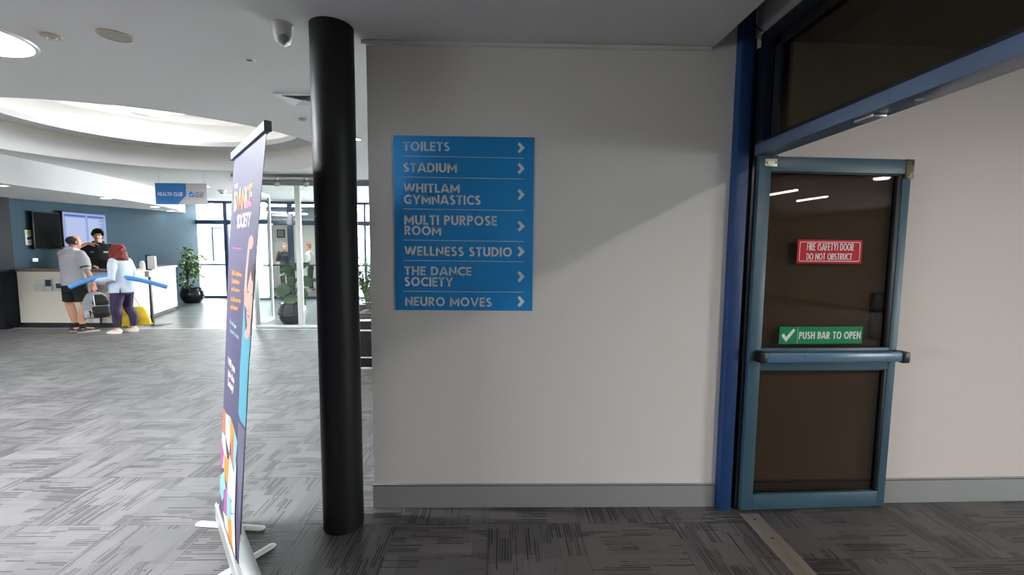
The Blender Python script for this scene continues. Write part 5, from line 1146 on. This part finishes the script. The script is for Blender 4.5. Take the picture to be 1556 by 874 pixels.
baked('body', bm, SKIN2, wom, .0075)
bm = B()
loft_z(bm, [(.72, .0, -.01, .20, .158), (.80, 0, -.01, .198, .158), (.92, 0, 0, .182, .145), (1.02, 0, .01, .17, .135), (1.15, 0, .012, .175, .138), (1.24, 0, 0, .175, .118), (1.30, 0, 0, .115, .08), (1.335, 0, .0, .066, .064)], power=2.2)
limb(bm, [((-.14, 0, 1.26), .064), ((-.225, -.07, 1.12), .062), ((-.272, -.10, .975), .056), ((-.29, .04, .947), .050), ((-.291, .165, .946), .040)]); limb(bm, [((.14, 0, 1.26), .064), ((.21, -.01, 1.08), .058), ((.226, .01, .95), .053), ((.225, .03, .82), .046), ((.221, .034, .76), .040)])
ws_ = baked('shirt', bm, mat('pale_blue_cotton', (206, 216, 232), .85, var=.05, scale=50), wom, .011, 3, disp=(.008, 8))
bm = B(); prism(bm, [(-.155, -.145, .715), (-.172, -.125, .715), (-.166, -.134, .83)], (-.012, -.012, 0)); obj('side_slit', bm, mat('slit_dark', (52, 40, 70), .9), ws_)
bm = B()
for s, ax, ay in ((-1, -.09, .05), (1, .11, -.06)): tube(bm, [(s*.082, 0, .84), (s*.09, .015, .62), (s*.085+ax*.3, .03, .44), (ax, ay-.01, .28), (ax, ay-.008, .11)], [.105, .094, .073, .066, .052], 16)
loft_z(bm, [(.68, 0, 0, .15, .115), (.80, 0, -.008, .176, .138), (.90, 0, -.008, .172, .134)])
baked('trousers', bm, mat('dark_plum_cloth', (50, 40, 72), .8, var=.1), wom, .011, 3, disp=(.006, 12))
bm = B()
ball(bm, Lw(0, -.022, .035), (.100, .116, .102), Rw, 22); ball(bm, Lw(0, -.065, -.05), (.108, .098, .09), Rw, 20); ball(bm, Lw(0, -.085, -.130), (.120, .085, .066), Rw, 18)
for e in (-1, 1): ball(bm, Lw(e*.078, .018, -.05), (.036, .066, .095), Rw, 16); ball(bm, Lw(e*.085, -.005, -.115), (.040, .055, .045), Rw, 14)
wh = baked('hair', bm, HAIRR, wom, .009, 2, disp=(.014, 22))
bm = B(); ball(bm, Lw(-.01, -.06, .118), (.026, .018, .012), Rw, 12); obj('hair_clip', bm, mat('clip_brown', (60, 34, 26), .4), wh)
face(wom, Lw, Rw, .93, HAIRR)
for s, ax, ay in ((-1, -.09, .05), (1, .11, -.06)): shoe('shoe', wom, (ax, ay-.075, 0), (ax+.0, ay+.19, 0), mat('white_trainer', (226, 214, 210), .6), mat('white_sole', (236, 230, 226), .5), .046, .085)
WROTZ = wom.rotation_euler.z
def ww_(p): c, s = math.cos(WROTZ), math.sin(WROTZ); return V((wg.x+p[0]*c-p[1]*s, wg.y+p[0]*s+p[1]*c, p[2]))
# ---- pool noodle under her arm
mid = ww_((-.192, .04, 0)); hnd = ww_((-.243+.03, .215+.09, 0)); nd = V((CR.x, CR.y, 0)).normalized()*.90+V((CF.x, CF.y, 0)).normalized()*.30; nd = V((.75, .66, 0)).normalized()
zc = P_y(180, 419.5, mid.y).z
L0 = P_pl(105, 437, mid, (nd.y, -nd.x, 0)); L1 = P_pl(254, 436.5, mid, (nd.y, -nd.x, 0)); sa = (L0-mid).dot(nd); sb = (L1-mid).dot(nd)
pts = []
for k in range(31):
    q = k/30; s = sa+(sb-sa)*q; e0 = (s/sa) if s*sa > 0 else (s/sb)
    zz = zc-(zc-(L0.z if s*sa > 0 else L1.z))*abs(e0)**1.55; pts.append(V((mid.x+nd.x*s, mid.y+nd.y*s, zz)))
nl = thing('pool_noodle', 'long bright blue foam pool noodle held under the arm of the woman with red hair', 'pool noodle', pts[15])
NB = mat('noodle_blue', (92, 158, 228), .7, var=.04)
bm = B(); tube(bm, [p-pts[15] for p in pts], .040, 18); obj('foam_tube', bm, NB, nl)
bm = B()
for p, d in ((pts[0], pts[0]-pts[1]), (pts[-1], pts[-1]-pts[-2])): d = d.normalized(); tube(bm, [p-pts[15]-d*.02, p-pts[15]+d*.0012], .014, 12)
obj('core_hole', bm, mat('noodle_hole', (40, 84, 140), .8), nl)
# ---- yellow bag in her right hand
hb = ww_((.215, .045, .645))
bg_ = thing('tote_bag', 'bright yellow tote bag hanging from the hand of the woman with red hair', 'bag', (hb.x, hb.y, .085), math.radians(40))
YEL = mat('yellow_vinyl', (238, 198, 40), .5, var=.06)
bm = B(); loft_z(bm, [(0, 0, 0, .235, .055), (.02, 0, 0, .25, .07), (.15, 0, 0, .235, .075), (.27, 0, 0, .19, .05), (.345, 0, 0, .15, .025)], power=4); tb = baked('bag_body', bm, YEL, bg_, .011, 2, disp=(.010, 9))
hz_ = hb.z-.085
for y in (-.02, .02):
    bm = B(); tube(bm, [(-.10, y, .32), (-.075, y, .42), (-.012, y*.4, hz_), (.012, y*.4, hz_), (.075, y, .42), (.10, y, .32)], .0065, 8); obj('handle', bm, mat('bag_handle_tan', (206, 172, 96), .6), bg_)
bm = B(); tube(bm, [(.225, .0, .03), (.26, 0, .015)], [.018, .012], 10, round_=True); obj('tab', bm, YEL, bg_)

# ---- desk clerk behind the counter
cy_ = 9.42; cx_ = P_y(151.5, 400, cy_).x; KS = 1.07
clk = thing('person', 'desk clerk with black hair and glasses in a black jacket behind the reception desk', 'person', (cx_, cy_, 0), math.atan2(-cy_, -cx_)-math.pi/2)
def k(*p): return V(p)*KS
def klimb(bm, pts): limb(bm, [(k(*p), r*KS) for p, r in pts])
def kl(bm, secs, power=2.3): loft_z(bm, [tuple(v*KS for v in s) for s in secs], power=power)
bm = B()
for s in (-1, 1):
    klimb(bm, [((s*.09, 0, .90), .085), ((s*.095, .01, .70), .075), ((s*.10, .02, .49), .056), ((s*.10, .0, .34), .055), ((s*.10, -.01, .12), .038)]); klimb(bm, [((s*.10, -.02, .05), .036), ((s*.11, .12, .035), .030)])
kl(bm, [(.86, 0, 0, .14, .10), (.96, 0, 0, .16, .115), (1.10, 0, .01, .15, .11), (1.28, 0, .01, .18, .12), (1.40, 0, 0, .185, .105), (1.46, 0, 0, .12, .072), (1.50, 0, 0, .058, .058)])
klimb(bm, [((0, 0, 1.46), .056), ((0, .02, 1.56), .053)])
Lc, Rc = head(bm, k(0, .04, 1.635), (.10, 1, 0), KS*.98)
klimb(bm, [((.195, 0, 1.40), .05), ((.26, .04, 1.22), .044), ((.255, .10, 1.10), .040), ((.15, .24, 1.06), .034), ((.08, .31, 1.04), .026)]); hand(bm, k(.08, .31, 1.04), (-.4, 1, -.1), (0, .1, -1), .4, 1)
klimb(bm, [((-.195, 0, 1.40), .05), ((-.26, .04, 1.22), .044), ((-.255, .10, 1.10), .040), ((-.15, .24, 1.06), .034), ((-.08, .31, 1.04), .026)]); hand(bm, k(-.08, .31, 1.04), (.4, 1, -.1), (0, .1, -1), .4, -1)
baked('body', bm, SKIN3, clk, .0075)
JK = mat('black_jacket_cloth', (24, 25, 30), .8, var=.1, scale=40)
bm = B()
kl(bm, [(.82, 0, 0, .185, .14), (.95, 0, 0, .185, .145), (1.10, 0, .008, .178, .14), (1.28, 0, .008, .2, .142), (1.39, 0, 0, .205, .125), (1.455, 0, 0, .15, .095), (1.50, 0, .004, .078, .076)], 2.2)
for s in (-1, 1): klimb(bm, [((s*.165, 0, 1.405), .076), ((s*.26, .04, 1.22), .068), ((s*.256, .10, 1.10), .062), ((s*.15, .24, 1.06), .052), ((s*.10, .29, 1.045), .044)])
jk = baked('jacket', bm, JK, clk, .011, 3, disp=(.007, 9))
bm = B(); tube(bm, [k(.07, .07, 1.465), k(.08, -.02, 1.51), k(0, -.07, 1.525), k(-.08, -.02, 1.51), k(-.07, .07, 1.465)], [.016, .02, .022, .02, .016], 8, round_=True); obj('collar', bm, JK, jk)
bm = B(); prism(bm, [k(-.03, .118, 1.46), k(.03, .118, 1.46), k(.0, .142, 1.36)], k(0, .006, 0)); obj('shirt_front', bm, mat('dark_blue_shirt', (34, 60, 96), .8), jk)
bm = B(); box(bm, *(v*KS for v in (-.155, -.065, .140, .150, 1.30, 1.33))); obj('name_badge', bm, WHITEPC, jk)
bm = B(); box(bm, *(v*KS for v in (.07, .12, .142, .149, 1.31, 1.32))); obj('chest_print', bm, mat('pale_print', (150, 152, 156), .6), jk)
bm = B()
for s in (-1, 1): tube(bm, [k(s*.085, 0, .92), k(s*.095, .012, .60), k(s*.10, .0, .10)], [.10*KS, .085*KS, .062*KS], 14)
loft_z(bm, [(.82*KS, 0, 0, .16*KS, .12*KS), (.98*KS, 0, 0, .172*KS, .128*KS)])
baked('trousers', bm, mat('black_shorts_cloth', (22, 23, 26), .85), clk, .014, 2)
for s in (-1, 1): shoe('shoe', clk, k(s*.10, -.08, 0), k(s*.11, .18, 0), BLACKPL, BLACKPL)
hs = KS*.98
bm = B()
ball(bm, Lc(0, -.026, .052), (.092*hs, .102*hs, .098*hs), Rc, 22); ball(bm, Lc(0, -.060, -.01), (.082*hs, .062*hs, .075*hs), Rc, 18)
for x in (-.055, -.03, -.005, .02, .045): tube(bm, [Lc(x*.9, .03, .108), Lc(x*1.05, .066, .085), Lc(x*1.1, .080, .050)], [.026*hs, .020*hs, .010*hs], 8, round_=True)
for e in (-1, 1): ball(bm, Lc(e*.076, .0, .035), (.020*hs, .05*hs, .045*hs), Rc, 14)
baked('hair', bm, HAIRB, clk, .008, 2, disp=(.007, 40))
face(clk, Lc, Rc, hs, HAIRB)
bm = B()
for e in (-1, 1):
    tube(bm, [Lc(e*.032+.021*math.cos(a*math.pi/8), .099, .004+.016*math.sin(a*math.pi/8)) for a in range(17)], .0022, 6); tube(bm, [Lc(e*.053, .097, .008), Lc(e*.078, .06, .010), Lc(e*.080, -.005, .006)], .002, 6)
tube(bm, [Lc(-.011, .099, .007), Lc(0, .102, .010), Lc(.011, .099, .007)], .002, 6); obj('glasses', bm, BLACKPL, clk)

# ---- two people far off in the gym
def small_person(label, loc, rz, topm, hairm, bend, hs=1.):
    t = thing('person', label, 'person', loc, rz)
    bm = B(); bx_, bz = math.sin(bend), math.cos(bend)
    def up(x, y, z): zz = z-.92; return V((x, y*bz+zz*bx_, .92+zz*bz-y*bx_))
    for s in (-1, 1):
        limb(bm, [((s*.09, 0, .90), .085), ((s*.10, .02, .49), .058), ((s*.10, -.01, .10), .038)]); limb(bm, [((s*.10, -.02, .05), .036), ((s*.11, .13, .035), .028)])
        limb(bm, [(up(s*.19, 0, 1.38), .05), (up(s*.24, .03, 1.10), .042), (up(s*.22, .20, .98), .03)]); hand(bm, up(s*.22, .20, .98), (0, 1, -.4), (-s, 0, 0), .5, -s)
    tube(bm, [up(0, 0, .86), up(0, 0, 1.10), up(0, 0, 1.34), up(0, 0, 1.44)], [.14, .135, .16, .06], 14, round_=True); limb(bm, [(up(0, 0, 1.42), .055), (up(0, .02, 1.52), .052)])
    Lq, Rq = head(bm, up(0, .04, 1.60), (0, 1, 0)); baked('body', bm, SKIN2, t, .011, 3)
    bm = B(); tube(bm, [up(0, 0, .84), up(0, 0, 1.10), up(0, 0, 1.33), up(0, 0, 1.44)], [.165, .155, .178, .075], 14)
    for s in (-1, 1): limb(bm, [(up(s*.16, 0, 1.38), .07), (up(s*.235, .03, 1.12), .06)])
    baked('top', bm, topm, t, .014, 2)
    bm = B()
    for s in (-1, 1): tube(bm, [(s*.085, 0, .94), (s*.10, .02, .49), (s*.10, -.01, .10)], [.105, .078, .06], 12)
    baked('trousers', bm, mat('black_shorts_cloth', (22, 23, 26), .85), t, .014, 2)
    bm = B(); ball(bm, Lq(0, -.025, .045), (.088, .10, .085), Rq, 16); ball(bm, Lq(0, -.06, -.02), (.078, .055, .07), Rq, 14); baked('hair', bm, hairm, t, .011, 2)
    for s in (-1, 1): shoe('shoe', t, (s*.10, -.08, 0), (s*.11, .17, 0), BLACKPL, WHITEPC)
GINGER = mat('hair_ginger', (188, 108, 56), .6, var=.3, scale=40)
p = P_y(433, 375, 15.6); small_person('bending gym visitor with ginger hair and dark clothes, seen through the glass partition', (p.x, 15.6, 0), math.radians(200), mat('charcoal_top', (58, 60, 64), .8), GINGER, .30)
p = P_y(471, 375, 15.8); small_person('standing gym visitor in a white shirt, against the left edge of the column', (p.x, 15.8, 0), math.radians(120), mat('white_top', (226, 226, 226), .8), GINGER, .05)
